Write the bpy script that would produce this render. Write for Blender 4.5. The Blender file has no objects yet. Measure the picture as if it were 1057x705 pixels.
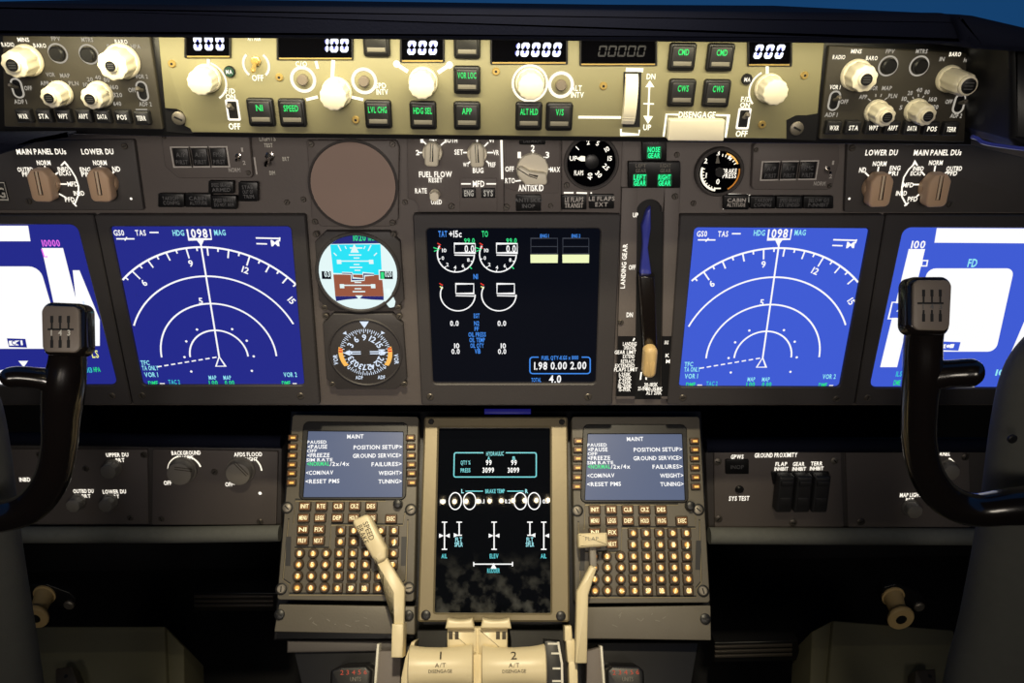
import bpy, math, random
from math import sin, cos, pi, radians as R, atan2, hypot
from mathutils import Vector as V, Matrix

random.seed(7)
SC = bpy.context.scene
COL = SC.collection

# ------------------------------------------------------------------ camera
F = 810.0
CX, CY = 528.5, 352.5
PITCH, YAW = R(24.0), R(1.45)
EYE = V((0.0, 0.0, 1.25))
cd = bpy.data.cameras.new('camera')
cd.sensor_width = 36.0
cd.lens = F / 1057.0 * 36.0
cd.clip_start = 0.02
cam = bpy.data.objects.new('camera', cd)
cam.location = EYE
cam.rotation_euler = (pi / 2 - PITCH, 0, -YAW)
COL.objects.link(cam)
SC.camera = cam
CR = cam.rotation_euler.to_matrix()


def ray(px, py):
    return CR @ V(((px - CX) / F, -(py - CY) / F, -1.0))


# ------------------------------------------------------------------ planes of the cockpit
class Plane:
    """A mounting surface: local x runs right, y up along the surface, z out towards the pilots."""

    def __init__(s, px, py, Y, tilt, roll=0.0):
        d = ray(px, py)
        s.o = EYE + d * (Y / d.y)
        a = R(tilt)
        n = V((0, -cos(a), sin(a)))
        u = V((1, 0, 0))
        v = n.cross(u)
        r = R(roll)
        s.n, s.u = n, u * cos(r) - v * sin(r)
        s.v = n.cross(s.u)
        s.rot = Matrix((s.u, s.v, s.n)).transposed()

    def w(s, px, py, n=0.0):
        d = ray(px, py)
        o = s.o + s.n * n
        t = (o - EYE).dot(s.n) / d.dot(s.n)
        return EYE + d * t


# ------------------------------------------------------------------ materials
def lin(c):
    c /= 255.0
    return c / 12.92 if c <= 0.04045 else ((c + 0.055) / 1.055) ** 2.4


def S(r, g, b):
    return (lin(r), lin(g), lin(b), 1.0)


MATS = {}


def pbr(name, col, rough=0.5, metal=0.0, noise=0.0, scale=60.0, bump=0.0, spec=0.5, coat=0.0):
    m = bpy.data.materials.new(name)
    m.use_nodes = True
    nt = m.node_tree
    b = nt.nodes['Principled BSDF']
    b.inputs['Base Color'].default_value = col
    b.inputs['Roughness'].default_value = rough
    b.inputs['Metallic'].default_value = metal
    b.inputs['Specular IOR Level'].default_value = spec
    if coat:
        b.inputs['Coat Weight'].default_value = coat
        b.inputs['Coat Roughness'].default_value = 0.06
    if noise or bump:
        tc = nt.nodes.new('ShaderNodeTexCoord')
        nz = nt.nodes.new('ShaderNodeTexNoise')
        nz.inputs['Scale'].default_value = scale
        nz.inputs['Detail'].default_value = 6.0
        nt.links.new(tc.outputs['Object'], nz.inputs['Vector'])
        if noise:
            mx = nt.nodes.new('ShaderNodeMix')
            mx.data_type = 'RGBA'
            mx.inputs['A'].default_value = tuple(c * (1 - noise) for c in col[:3]) + (1,)
            mx.inputs['B'].default_value = tuple(min(1, c * (1 + noise)) for c in col[:3]) + (1,)
            nt.links.new(nz.outputs['Fac'], mx.inputs['Factor'])
            nt.links.new(mx.outputs['Result'], b.inputs['Base Color'])
        if bump:
            n2 = nt.nodes.new('ShaderNodeTexNoise')
            n2.inputs['Scale'].default_value = scale * 12
            nt.links.new(tc.outputs['Object'], n2.inputs['Vector'])
            bp = nt.nodes.new('ShaderNodeBump')
            bp.inputs['Strength'].default_value = bump
            bp.inputs['Distance'].default_value = 0.0006
            nt.links.new(n2.outputs['Fac'], bp.inputs['Height'])
            nt.links.new(bp.outputs['Normal'], b.inputs['Normal'])
    MATS[name] = m
    return m


def emit(name, col, strength=1.0, base=(0.01, 0.01, 0.01, 1), rough=0.4, noise=0.0, spec=0.5):
    m = pbr(name, base, rough, spec=spec)
    b = m.node_tree.nodes['Principled BSDF']
    b.inputs['Emission Color'].default_value = col
    b.inputs['Emission Strength'].default_value = strength
    m.cycles.emission_sampling = 'NONE'
    return m


pbr('panel_paint', S(106, 99, 96), 0.6, noise=0.10, scale=25, bump=0.25)
pbr('panel_dark', S(78, 74, 73), 0.6, noise=0.10, scale=25, bump=0.2)
pbr('bezel_paint', S(60, 57, 58), 0.55, noise=0.08, scale=30, bump=0.2)
pbr('cover_paint', S(152, 130, 119), 0.6, noise=0.05, scale=20, bump=0.1)
pbr('mcp_paint', S(138, 133, 102), 0.55, noise=0.06, scale=20, bump=0.15)
pbr('efis_paint', S(64, 60, 52), 0.6, noise=0.06, scale=20, bump=0.15)
pbr('cdu_paint', S(98, 93, 83), 0.5, noise=0.10, scale=30, bump=0.2)
pbr('bronze_paint', S(126, 116, 92), 0.42, metal=0.35, noise=0.14, scale=14, bump=0.1)
pbr('black_plastic', S(22, 22, 24), 0.4, bump=0.05)
pbr('button_black', S(38, 38, 40), 0.45, bump=0.05)
pbr('pad_black', S(15, 19, 36), 0.85, noise=0.15, scale=40, bump=0.5, spec=0.2)
pbr('gloss_black', S(24, 20, 19), 0.2, noise=0.2, scale=20, spec=0.6, coat=0.6)
pbr('cap_grey', S(122, 112, 102), 0.45, noise=0.08, scale=60, bump=0.1)
pbr('slot_black', S(8, 8, 9), 0.6)
pbr('knob_cream', S(250, 242, 218), 0.42, noise=0.03, scale=60)
pbr('knob_tan', S(226, 190, 156), 0.5, noise=0.06, scale=60)
pbr('knob_grey', S(138, 133, 125), 0.45, noise=0.06, scale=60)
pbr('lever_cream', S(222, 208, 170), 0.38, noise=0.05, scale=40, bump=0.05)
pbr('ivory_old', S(214, 184, 128), 0.4, noise=0.08, scale=50)
pbr('chrome', S(215, 210, 205), 0.18, metal=1.0)
pbr('steel', S(138, 132, 122), 0.5, metal=0.7, noise=0.1, scale=80)
pbr('screw_grey', S(100, 94, 88), 0.4, metal=0.6)
pbr('gold_trim', S(210, 180, 110), 0.35, metal=0.6)
pbr('col_grey', S(92, 93, 88), 0.75, noise=0.10, scale=90, bump=0.5)
pbr('fabric_grey', S(112, 114, 110), 0.9, noise=0.14, scale=140, bump=0.8)
pbr('box_olive', S(100, 98, 80), 0.7, noise=0.12, scale=12, bump=0.2)
pbr('dark_wall', S(26, 27, 32), 0.8, noise=0.15, scale=8, bump=0.2)
pbr('floor_dark', S(24, 24, 27), 0.85, noise=0.2, scale=20, bump=0.4)
pbr('white_paint', S(225, 222, 210), 0.5)
pbr('label_ink', S(60, 52, 38), 0.6)
pbr('grey_ink', S(205, 200, 194), 0.6)
pbr('dim_ink', S(96, 96, 98), 0.6)
pbr('glass_black', S(6, 6, 9), 0.06, spec=0.5)
pbr('blotched_glass', S(10, 12, 17), 0.02, noise=0.6, scale=25, spec=0.55)
pbr('grey_bar', S(120, 116, 106), 0.5)
pbr('brown_key', S(66, 52, 36), 0.45)
pbr('red_ink', S(190, 70, 52), 0.5)
pbr('baked_blue_sheen', S(70, 78, 180), 0.2, spec=0.7)  # blue reflected light put into the base colour
emit('lit_white', (1.0, 0.93, 0.80, 1), 1.25)
emit('lit_warm', (1.0, 0.92, 0.74, 1), 1.25)
emit('lit_pale', (1.0, 0.92, 0.78, 1), 0.42)
emit('lit_hot', (1.0, 0.95, 0.72, 1), 1.6)
emit('lit_green', S(40, 255, 120), 0.95)
emit('lit_gear', S(20, 250, 150), 1.3)
emit('gear_halo', S(10, 120, 70), 0.5)
emit('lit_amber', S(255, 196, 92), 1.15)
emit('lit_key', S(255, 238, 180), 1.3)
emit('lit_amber_dim', S(240, 150, 50), 0.55)
emit('amber_key', S(150, 84, 20), 0.45, base=S(60, 42, 24))
emit('digit_white', (0.80, 0.84, 1.0, 1), 1.8)
emit('digit_halo', S(70, 80, 210), 0.9)
emit('digit_dim', S(58, 56, 58), 0.5)
emit('scr_blue', S(36, 42, 138), 1.0, base=(0.003, 0.003, 0.006, 1), rough=0.25)
emit('scr_blue_bright', S(64, 92, 212), 1.0, base=(0.003, 0.003, 0.006, 1), rough=0.25)
emit('scr_black', S(6, 9, 18), 1.0, base=(0.003, 0.003, 0.004, 1), rough=0.05)
emit('scr_grey', S(86, 98, 126), 1.0, base=(0.003, 0.003, 0.006, 1), rough=0.3)
emit('sym_white', (1, 1, 1, 1), 1.0)
emit('sym_pale', S(222, 236, 255), 1.0)
emit('sym_cyan', S(150, 235, 245), 1.0)
emit('sym_teal', S(60, 200, 210), 1.0)
emit('sym_green', S(40, 225, 130), 1.0)
emit('sym_blue', S(60, 140, 240), 1.0)
emit('sym_magenta', S(235, 110, 240), 1.0)
emit('sym_yellow', S(238, 238, 140), 1.0)
emit('sym_bar', S(240, 248, 190), 1.0)
emit('sym_red', S(230, 50, 40), 1.0)
emit('sym_grey', S(46, 52, 64), 1.0)
emit('att_sky', S(20, 225, 245), 1.0)
emit('att_ground', S(150, 82, 58), 1.0)
emit('att_white', S(226, 246, 246), 1.0)
emit('att_navy', S(14, 22, 110), 1.0)
emit('dial_amber', S(255, 190, 90), 1.0)
emit('dial_blue_grey', S(46, 60, 80), 1.0, base=S(60, 76, 100))
emit('blue_led', S(24, 24, 150), 0.3)
emit('lamp_bulb', (1.0, 0.80, 0.50, 1), 70.0)
MATS['lamp_bulb'].cycles.emission_sampling = 'FRONT'
emit('lamp_lens', (1.0, 0.86, 0.58, 1), 3.0)

# grey noise blotches, stronger towards the bottom of the tall screen's glass
_nt = MATS['blotched_glass'].node_tree
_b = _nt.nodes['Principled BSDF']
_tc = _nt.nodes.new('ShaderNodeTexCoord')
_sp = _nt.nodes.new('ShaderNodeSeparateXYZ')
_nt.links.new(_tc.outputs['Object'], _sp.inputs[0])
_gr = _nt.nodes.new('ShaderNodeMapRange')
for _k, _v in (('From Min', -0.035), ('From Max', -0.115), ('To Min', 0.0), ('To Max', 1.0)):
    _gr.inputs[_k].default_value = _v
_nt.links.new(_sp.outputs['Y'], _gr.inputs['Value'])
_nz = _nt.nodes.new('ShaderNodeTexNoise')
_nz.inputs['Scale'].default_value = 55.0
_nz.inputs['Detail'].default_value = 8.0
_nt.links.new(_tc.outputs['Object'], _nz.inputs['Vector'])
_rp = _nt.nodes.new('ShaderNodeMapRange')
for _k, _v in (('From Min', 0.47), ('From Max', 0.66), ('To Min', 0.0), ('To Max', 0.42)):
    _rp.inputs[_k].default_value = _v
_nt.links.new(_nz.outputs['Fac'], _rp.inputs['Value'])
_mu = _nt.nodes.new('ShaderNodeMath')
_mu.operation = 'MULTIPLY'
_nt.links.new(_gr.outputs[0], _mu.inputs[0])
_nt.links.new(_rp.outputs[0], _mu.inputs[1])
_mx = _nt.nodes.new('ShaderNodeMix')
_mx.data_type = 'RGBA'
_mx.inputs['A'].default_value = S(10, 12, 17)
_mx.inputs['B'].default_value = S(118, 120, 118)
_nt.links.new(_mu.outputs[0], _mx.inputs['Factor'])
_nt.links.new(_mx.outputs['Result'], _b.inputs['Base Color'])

# ------------------------------------------------------------------ glyphs (built-in font, one mesh per character)
CHARS = "ABCDEFGHIJKLMNOPQRSTUVWXYZ0123456789/.-+<>()%[]xckzs:'&,"
GLYPH = {}


def load_glyphs():
    tmp = []
    for bold, off in ((0, 0.0), (1, 0.022)):
        for ch in CHARS:
            c = bpy.data.curves.new('glyph', 'FONT')
            c.body = ch
            c.size = 1.0
            c.offset = off
            c.resolution_u = 2
            c.fill_mode = 'FRONT'
            o = bpy.data.objects.new('glyph', c)
            COL.objects.link(o)
            tmp.append((bold, ch, o))
    dg = bpy.context.evaluated_depsgraph_get()
    for bold, ch, o in tmp:
        me = bpy.data.meshes.new_from_object(o.evaluated_get(dg))
        vs = [(v.co.x, v.co.y) for v in me.vertices]
        fs = [tuple(p.vertices) for p in me.polygons]
        x0 = min((v[0] for v in vs), default=0)
        x1 = max((v[0] for v in vs), default=0)
        GLYPH[bold, ch] = ([(x - x0, y) for x, y in vs], fs, x1 - x0)
        bpy.data.meshes.remove(me)
    for _, _, o in tmp:
        c = o.data
        bpy.data.objects.remove(o)
        bpy.data.curves.remove(c)


load_glyphs()
CAP = max(v[1] for v in GLYPH[0, 'H'][0])


def glyph_layout(s, bold):
    x, vs, fs = 0.0, [], []
    for ch in s:
        if ch == ' ':
            x += CAP * 0.45
            continue
        g = GLYPH.get((bold, ch)) or GLYPH[bold, 'H']
        b = len(vs)
        vs += [(a + x, y) for a, y in g[0]]
        fs += [tuple(i + b for i in f) for f in g[1]]
        x += g[2] + CAP * 0.14
    return vs, fs, max(x - CAP * 0.14, 1e-6)


# ------------------------------------------------------------------ polygon helpers
def ccw(p):
    a = sum(p[i][0] * p[(i + 1) % len(p)][1] - p[(i + 1) % len(p)][0] * p[i][1] for i in range(len(p)))
    return p if a > 0 else p[::-1]


def rounded(pts, r, k=5):
    pts = ccw([(p[0], p[1]) for p in pts])
    out = []
    n = len(pts)
    for i in range(n):
        rr = r[i] if isinstance(r, (list, tuple)) else r
        p0, p1, p2 = V(pts[i - 1]), V(pts[i]), V(pts[(i + 1) % n])
        a, b = (p0 - p1), (p2 - p1)
        la, lb = a.length, b.length
        if rr <= 0 or la < 1e-9 or lb < 1e-9:
            out.append(tuple(p1))
            continue
        a /= la
        b /= lb
        ang = math.acos(max(-1, min(1, a.dot(b))))
        t = min(rr / math.tan(ang / 2), la * 0.49, lb * 0.49)
        rr = t * math.tan(ang / 2)
        c = p1 + (a + b).normalized() * (rr / sin(ang / 2))
        s, e = p1 + a * t, p1 + b * t
        a0 = atan2(s.y - c.y, s.x - c.x)
        a1 = atan2(e.y - c.y, e.x - c.x)
        d = (a1 - a0 + pi) % (2 * pi) - pi
        for j in range(k + 1):
            q = a0 + d * j / k
            out.append((c.x + rr * cos(q), c.y + rr * sin(q)))
    return out


def inset(pts, d):
    n = len(pts)
    out = []
    for i in range(n):
        p0, p1, p2 = V(pts[i - 1]), V(pts[i]), V(pts[(i + 1) % n])
        e0, e1 = p1 - p0, p2 - p1
        if e0.length < 1e-9 or e1.length < 1e-9:
            out.append(tuple(p1))
            continue
        n0 = V((-e0.y, e0.x)).normalized()
        n1 = V((-e1.y, e1.x)).normalized()
        m = n0 + n1
        k = m.length_squared
        m = m * (2 / k) if k > 0.3 else n0
        out.append(tuple(p1 + m * d))
    return out


def rect(cx, cy, w, h):
    return [(cx - w / 2, cy - h / 2), (cx + w / 2, cy - h / 2), (cx + w / 2, cy + h / 2), (cx - w / 2, cy + h / 2)]


def circ(cx, cy, r, n=32, ry=None):
    ry = r if ry is None else ry
    return [(cx + r * cos(2 * pi * i / n), cy + ry * sin(2 * pi * i / n)) for i in range(n)]


def spline(pts, k=6):
    out = []
    n = len(pts)
    for i in range(n - 1):
        p = [pts[max(0, i - 1)], pts[i], pts[i + 1], pts[min(n - 1, i + 2)]]
        for j in range(k):
            t = j / k
            out.append(tuple(0.5 * (2 * p[1][d] + (p[2][d] - p[0][d]) * t + (2 * p[0][d] - 5 * p[1][d] + 4 * p[2][d] - p[3][d]) * t * t
                             + (3 * p[1][d] - p[0][d] - 3 * p[2][d] + p[3][d]) * t ** 3) for d in range(len(p[0]))))
    out.append(tuple(pts[-1]))
    return out


# ------------------------------------------------------------------ mesh builder
class MB:
    def __init__(s):
        s.v, s.f, s.m, s.names, s.hard = [], [], [], [], set()

    def mi(s, name):
        if name not in s.names:
            s.names.append(name)
        return s.names.index(name)

    def face(s, idx, mat):
        s.f.append(tuple(idx))
        s.m.append(mat)

    def prism(s, pts, z0, z1, mat, bevel=0.0, top=None, back=True):
        """upright prism on a polygon, its top edge chamfered by bevel; top = another material for the top face"""
        pts = ccw([tuple(p[:2]) for p in pts])
        n = len(pts)
        rings = [(pts, z0), (pts, z1 - bevel)]
        if bevel:
            rings.append((inset(pts, bevel * 0.4), z1 - bevel * 0.3))
            rings.append((inset(pts, bevel), z1))
        mi = s.mi(mat)
        bs = []
        for p, z in rings:
            bs.append(len(s.v))
            s.v += [(x, y, z) for x, y in p]
        for a, b in zip(bs, bs[1:]):
            for i in range(n):
                j = (i + 1) % n
                if n <= 8 and a == bs[0]:
                    s.hard.add(len(s.f))
                s.face((a + i, a + j, b + j, b + i), mi)
        s.hard.add(len(s.f))
        s.face(range(bs[-1], bs[-1] + n), s.mi(top or mat))
        if back:
            s.hard.add(len(s.f))
            s.face(range(bs[0] + n - 1, bs[0] - 1, -1), mi)

    def flat(s, pts, z, mat):
        pts = ccw([tuple(p[:2]) for p in pts])
        b = len(s.v)
        s.v += [(x, y, z) for x, y in pts]
        s.face(range(b, b + len(pts)), s.mi(mat))

    def loops(s, outer, inner, z0, z1, mat, bevel=0.0006):
        """a frame: between an outer and an inner polygon of equal length"""
        mi = s.mi(mat)
        n = len(outer)
        seq = [(outer, z0), (outer, z1 - bevel), (inset(outer, bevel), z1), (inset(inner, -bevel), z1), (inner, z1 - bevel), (inner, z0)]
        bs = []
        for p, z in seq:
            bs.append(len(s.v))
            s.v += [(x, y, z) for x, y in p]
        bs.append(bs[0])
        for a, b in zip(bs, bs[1:]):
            for i in range(n):
                j = (i + 1) % n
                s.face((a + i, a + j, b + j, b + i), mi)

    def lathe(s, cx, cy, prof, mat, n=32, flute=0, depth=0.0, top=None, lean=(0, 0)):
        """turned about the surface normal; prof = [(r, z)...] from the base up; lean shifts x,y per unit z"""
        mi = s.mi(mat)
        bs = []
        for r, z in prof:
            bs.append(len(s.v))
            for i in range(n):
                a = 2 * pi * i / n
                q = r * (1 - depth * (0.5 + 0.5 * cos(a * flute))) if flute else r
                s.v.append((cx + q * cos(a) + lean[0] * z, cy + q * sin(a) + lean[1] * z, z))
        for a, b in zip(bs, bs[1:]):
            for i in range(n):
                j = (i + 1) % n
                s.face((a + i, a + j, b + j, b + i), mi)
        s.face(range(bs[-1], bs[-1] + n), s.mi(top or mat))
        s.face(range(bs[0] + n - 1, bs[0] - 1, -1), mi)

    def ring(s, cx, cy, r0, r1, z, mat, n=40, a0=0.0, a1=360.0, z0=None):
        """flat annulus, or an arc of one, angles in degrees anticlockwise from +x"""
        full = abs(a1 - a0) >= 359.9
        mi = s.mi(mat)
        k = n if full else n + 1
        b = len(s.v)
        for i in range(k):
            a = R(a0 + (a1 - a0) * i / n)
            s.v += [(cx + r0 * cos(a), cy + r0 * sin(a), z), (cx + r1 * cos(a), cy + r1 * sin(a), z)]
        for i in range(n):
            j = (i + 1) % k
            q = (b + 2 * i, b + 2 * i + 1, b + 2 * j + 1, b + 2 * j)
            s.face(q if a1 > a0 else q[::-1], mi)

    def stroke(s, pts, w, z, mat, closed=False):
        """a painted line of width w along a polyline"""
        mi = s.mi(mat)
        n = len(pts)
        b = len(s.v)
        for i in range(n):
            p = V(pts[i][:2])
            if closed:
                d = V(pts[(i + 1) % n][:2]) - V(pts[i - 1][:2])
            else:
                d = V(pts[min(n - 1, i + 1)][:2]) - V(pts[max(0, i - 1)][:2])
            d = d.normalized() if d.length > 1e-9 else V((1, 0))
            k = 1.0
            if 0 < i < n - 1 or closed:
                e = (p - V(pts[i - 1][:2]))
                if e.length > 1e-9:
                    k = 1 / max(0.5, abs(d.dot(e.normalized())))
            q = V((-d.y, d.x)) * (w / 2 * k)
            s.v += [(p.x - q.x, p.y - q.y, z), (p.x + q.x, p.y + q.y, z)]
        for i in range(n if closed else n - 1):
            j = (i + 1) % n
            s.face((b + 2 * i, b + 2 * j, b + 2 * j + 1, b + 2 * i + 1), mi)

    def text(s, body, x, y, w, h, z, mat, bold=1, rot=0.0):
        vs, fs, W = glyph_layout(body, bold)
        sy = h / CAP
        sx = (w / W) if w else sy
        c, q = cos(R(rot)), sin(R(rot))
        b = len(s.v)
        for a, e in vs:
            a, e = (a - W / 2) * sx, (e - CAP / 2) * sy
            s.v.append((x + a * c - e * q, y + a * q + e * c, z))
        mi = s.mi(mat)
        for f in fs:
            s.face([i + b for i in f], mi)

    def tube(s, pts, rad, mat, n=16, flat=1.0, cap=True):
        """round bar along a 3-D path, one radius per point"""
        mi = s.mi(mat)
        P = [V(p) for p in pts]
        up = V((0, 0, 1))
        bs = []
        for i, p in enumerate(P):
            d = (P[min(len(P) - 1, i + 1)] - P[max(0, i - 1)]).normalized()
            a = d.cross(up)
            a = a.normalized() if a.length > 1e-4 else V((1, 0, 0))
            c = a.cross(d).normalized()
            r = rad[i] if isinstance(rad, (list, tuple)) else rad
            bs.append(len(s.v))
            for k in range(n):
                q = 2 * pi * k / n
                s.v.append(tuple(p + a * (r * cos(q)) + c * (r * flat * sin(q))))
        for a, b in zip(bs, bs[1:]):
            for i in range(n):
                j = (i + 1) % n
                s.face((a + j, a + i, b + i, b + j), mi)
        if cap:
            s.face(range(bs[0], bs[0] + n), mi)
            s.face(range(bs[-1] + n - 1, bs[-1] - 1, -1), mi)

    def seg7(s, d, x, y, w, h, z, mat, slant=0.12, t=0.2):
        """one seven-segment figure"""
        on = {'0': 'abcdef', '1': 'bc', '2': 'abged', '8': 'abcdefg'}[d]
        e = t * w
        g = 0.10 * e
        hw, hh = w / 2, h / 2

        def q(p):
            s.flat([(x + a + b * slant, y + b) for a, b in p], z, mat)
        for c in on:
            if c in 'agd':
                yy = {'a': hh - e / 2, 'g': 0, 'd': -hh + e / 2}[c]
                q([(-hw + g, yy), (-hw + e * .6, yy - e / 2), (hw - e * .6, yy - e / 2), (hw - g, yy), (hw - e * .6, yy + e / 2), (-hw + e * .6, yy + e / 2)])
            else:
                xx = hw - e / 2 if c in 'bc' else -hw + e / 2
                y0, y1 = (g, hh - g) if c in 'bf' else (-hh + g, -g)
                q([(xx, y0), (xx + e / 2, y0 + e * .6), (xx + e / 2, y1 - e * .4), (xx, y1), (xx - e / 2, y1 - e * .4), (xx - e / 2, y0 + e * .6)])

    def mesh(s, name, smooth=True):
        me = bpy.data.meshes.new(name)
        me.from_pydata(s.v, [], s.f)
        for m in s.names:
            me.materials.append(MATS[m])
        me.polygons.foreach_set('material_index', s.m)
        if smooth:
            me.polygons.foreach_set('use_smooth', [i not in s.hard for i in range(len(s.f))])
            me.set_sharp_from_angle(angle=R(38))
        me.update()
        return me


def part(name, mb, parent=None, loc=(0, 0, 0), label=None):
    me = mb if isinstance(mb, bpy.types.Mesh) else mb.mesh(name)
    o = bpy.data.objects.new(name, me)
    COL.objects.link(o)
    o.parent = parent.e if isinstance(parent, Mod) else parent
    o.location = loc
    if label:
        o['label'] = label
    return o


def tag(o, label, cat, group=None, kind=None):
    o['label'] = label
    o['category'] = cat
    if group:
        o['group'] = group
    if kind:
        o['kind'] = kind
    return o


class Mod:
    """a thing on a mounting plane: an Empty at its centre with the plane's turn, parts laid out in its own x, y, z"""

    def __init__(s, name, label, cat, plane, px, py, group=None):
        s.pl = plane
        s.e = bpy.data.objects.new(name, None)
        s.e.empty_display_size = 0.02
        COL.objects.link(s.e)
        s.org = plane.w(px, py)
        s.e.matrix_world = Matrix.Translation(s.org) @ plane.rot.to_4x4()
        tag(s.e, label, cat, group)

    def c(s, px, py, n=0.0):
        d = s.pl.w(px, py, n) - s.org
        return (d.dot(s.pl.u), d.dot(s.pl.v))

    def poly(s, pts, n=0.0):
        return [s.c(x, y, n) for x, y in pts]

    def sc(s, px, py):
        """metres per pixel there, along x and along y"""
        a, b, c = s.c(px - 2, py), s.c(px + 2, py), s.c(px, py - 2)
        d = s.c(px, py + 2)
        return (b[0] - a[0]) / 4, (c[1] - d[1]) / 4

    def t(s, mb, body, px, py, w=None, h=5, mat='lit_white', n=0.0004, bold=1, rot=0.0):
        k = s.sc(px, py)
        x, y = s.c(px, py, n)
        mb.text(body, x, y, w * k[0] if w else None, h * k[1], n, mat, bold, rot)

    def ln(s, mb, pts, w, mat='lit_white', n=0.0004, closed=False):
        k = s.sc(*pts[0])
        mb.stroke(s.poly(pts, n), w * k[0], n, mat, closed)
# ------------------------------------------------------------------ where the surfaces stand
MAIN = Plane(508, 315, 0.80, 0)            # upright instrument panel
MCPP = Plane(508, 90, 0.70, -5, 0.75)      # control panels under the glareshield
CDUP = Plane(508, 430, 0.84, 41)           # sloping forward pedestal
KNEE = Plane(508, 500, 0.90, 8)            # lower knee panels
GLARE = Plane(508, 20, 0.62, 0, 0.65)
YOKEP = Plane(508, 400, 0.56, 0)


def plate(M, name, pts, r, mat, z0=-0.006, z1=0.0, bevel=0.0008, parent=None):
    mb = MB()
    k = M.sc(*pts[0])[0]
    mb.prism(rounded(M.poly(pts, z1), [q * k for q in r] if isinstance(r, list) else r * k), z0, z1, mat, bevel)
    return part(name, mb, parent or M)


def screw(M, px, py, r=3.2, n=0.0, mat='screw_grey', name='screw', slot=True, rot=None):
    mb = MB()
    k = M.sc(px, py)[0]
    x, y = M.c(px, py, n + 0.0015)
    r *= k
    mb.lathe(0, 0, [(r, n - 0.001), (r, n + 0.0008), (r * .8, n + 0.0016)], mat, 18)
    if slot:
        a = R(random.uniform(0, 180) if rot is None else rot)
        d = (cos(a) * r * .62, sin(a) * r * .62)
        mb.stroke([(-d[0], -d[1]), d], r * .28, n + 0.00175, 'slot_black')
    else:
        mb.flat(circ(0, 0, r * .34, 10), n + 0.00175, 'slot_black')
    return part(name, mb, M, (x, y, 0))


def toggle(M, px, py, tilt=(0, 1), scale=1.0, mat='chrome', n=0.0, name='toggle_switch'):
    """bushing with a bat lever leaning towards tilt"""
    k = scale * 0.001
    x, y = M.c(px, py, n)
    mb = MB()
    mb.lathe(0, 0, [(4.2 * k, n), (4.2 * k, n + 2.2 * k), (3.0 * k, n + 2.6 * k), (2.6 * k, n + 4 * k)], mat, 6)
    o = part(name, mb, M, (x, y, 0))
    lv = MB()
    lv.tube([(0, 0, n + 3 * k), (tilt[0] * 3 * k, tilt[1] * 3 * k, n + 8 * k), (tilt[0] * 5.5 * k, tilt[1] * 5.5 * k, n + 13 * k), (tilt[0] * 6.2 * k, tilt[1] * 6.2 * k, n + 14.5 * k)],
            [1.3 * k, 1.6 * k, 2.2 * k, 1.2 * k], mat, 12)
    part('lever', lv, o)
    return o


def slot_switch(M, px, py, w, h, round_frame, lever_up, ink='lit_white', tilt=0.0, lever_mat='steel'):
    """toggle in a painted slot"""
    mb = MB()
    k = M.sc(px, py)
    x, y = M.c(px, py)
    w, h = w * k[0], h * k[1]
    rr = w * .48 if round_frame else w * .12
    o = rounded(rect(0, 0, w, h), rr)
    i = rounded(rect(0, 0, w * .70, h * .80 if not round_frame else h * .84), rr * .7)
    mb.loops(o, i, 0, 0.0006, ink, 0.0002)
    mb.flat(i, 0.0003, 'slot_black')
    s = part('toggle_switch', mb, M, (x, y, 0))
    lv = MB()
    u = lever_up * h
    lv.tube([(0, 0, -0.002), (0, u * .2, 0.004), (0, u * .42, 0.009), (0, u * .46, 0.0105)], [w * .15, w * .17, w * .22, w * .12], lever_mat, 12)
    part('lever', lv, s)
    return s


def selector(M, px, py, rot, mat, rpx=11.5, length=36, wide=20, h=0.017, line='knob_cream', lin_mat='slot_black', name='selector_knob'):
    """rotary switch: round skirt and a thick bar grip with a pointer line; rot = degrees the bar turns from upright"""
    k = M.sc(px, py)[0]
    x, y = M.c(px, py)
    mb = MB()
    r = rpx * k
    mb.lathe(0, 0, [(r, 0), (r, 0.004), (r * .93, 0.0062)], mat, 36)
    c, q = cos(R(rot)), sin(R(rot))
    w, l = wide * k * .5, length * k * .42

    def tr(p):
        return [(a * c - b * q, a * q + b * c) for a, b in p]
    bar = rounded(tr([(-w * .92, -l), (w * .92, -l), (w * 1.0, l * .55), (w * .55, l), (-w * .55, l), (-w, l * .55)]), w * .45, 4)
    mb.prism(bar, 0.005, h, mat, 0.0022)
    o = part(name, mb, M, (x, y, 0))
    ln = MB()
    ln.stroke(tr([(-w * .16, l * .9), (-w * .16, -l * .55), (w * .16, -l * .55), (w * .16, l * .9)]), k * .7, h + 0.0002, lin_mat)
    ln.stroke(tr([(0, l * .9), (0, -l * .5)]), k * .9, h + 0.00015, line)
    part('pointer_line', ln, o)
    return o


def fluted(M, px, py, rpx, h, mat, name='knob', skirt=1.18, n=40, flutes=10, depth=0.10, cap=None, cap_r=0.45):
    k = M.sc(px, py)[0]
    x, y = M.c(px, py)
    r = rpx * k
    mb = MB()
    mb.lathe(0, 0, [(r * skirt, 0.0005), (r * skirt, 0.003), (r * 1.04, 0.0045)], mat, n)
    mb.lathe(0, 0, [(r, 0.004), (r * .98, h * .8), (r * .93, h * .96), (r * .82, h)], mat, n * 2, flutes, depth)
    o = part(name, mb, M, (x, y, 0))
    if cap:
        cb = MB()
        cb.lathe(0, 0, [(r * cap_r * 1.25, h - 0.001), (r * cap_r * 1.25, h + 0.002), (r * cap_r, h + 0.003)], mat, 28, top=cap)
        a = r * cap_r
        for q in (-.4, 0, .4):
            cb.stroke([(-a * .6, q * a), (a * .6, q * a)], a * .10, h + 0.0032, 'dim_ink')
        part('centre_button', cb, o)
    return o


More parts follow.
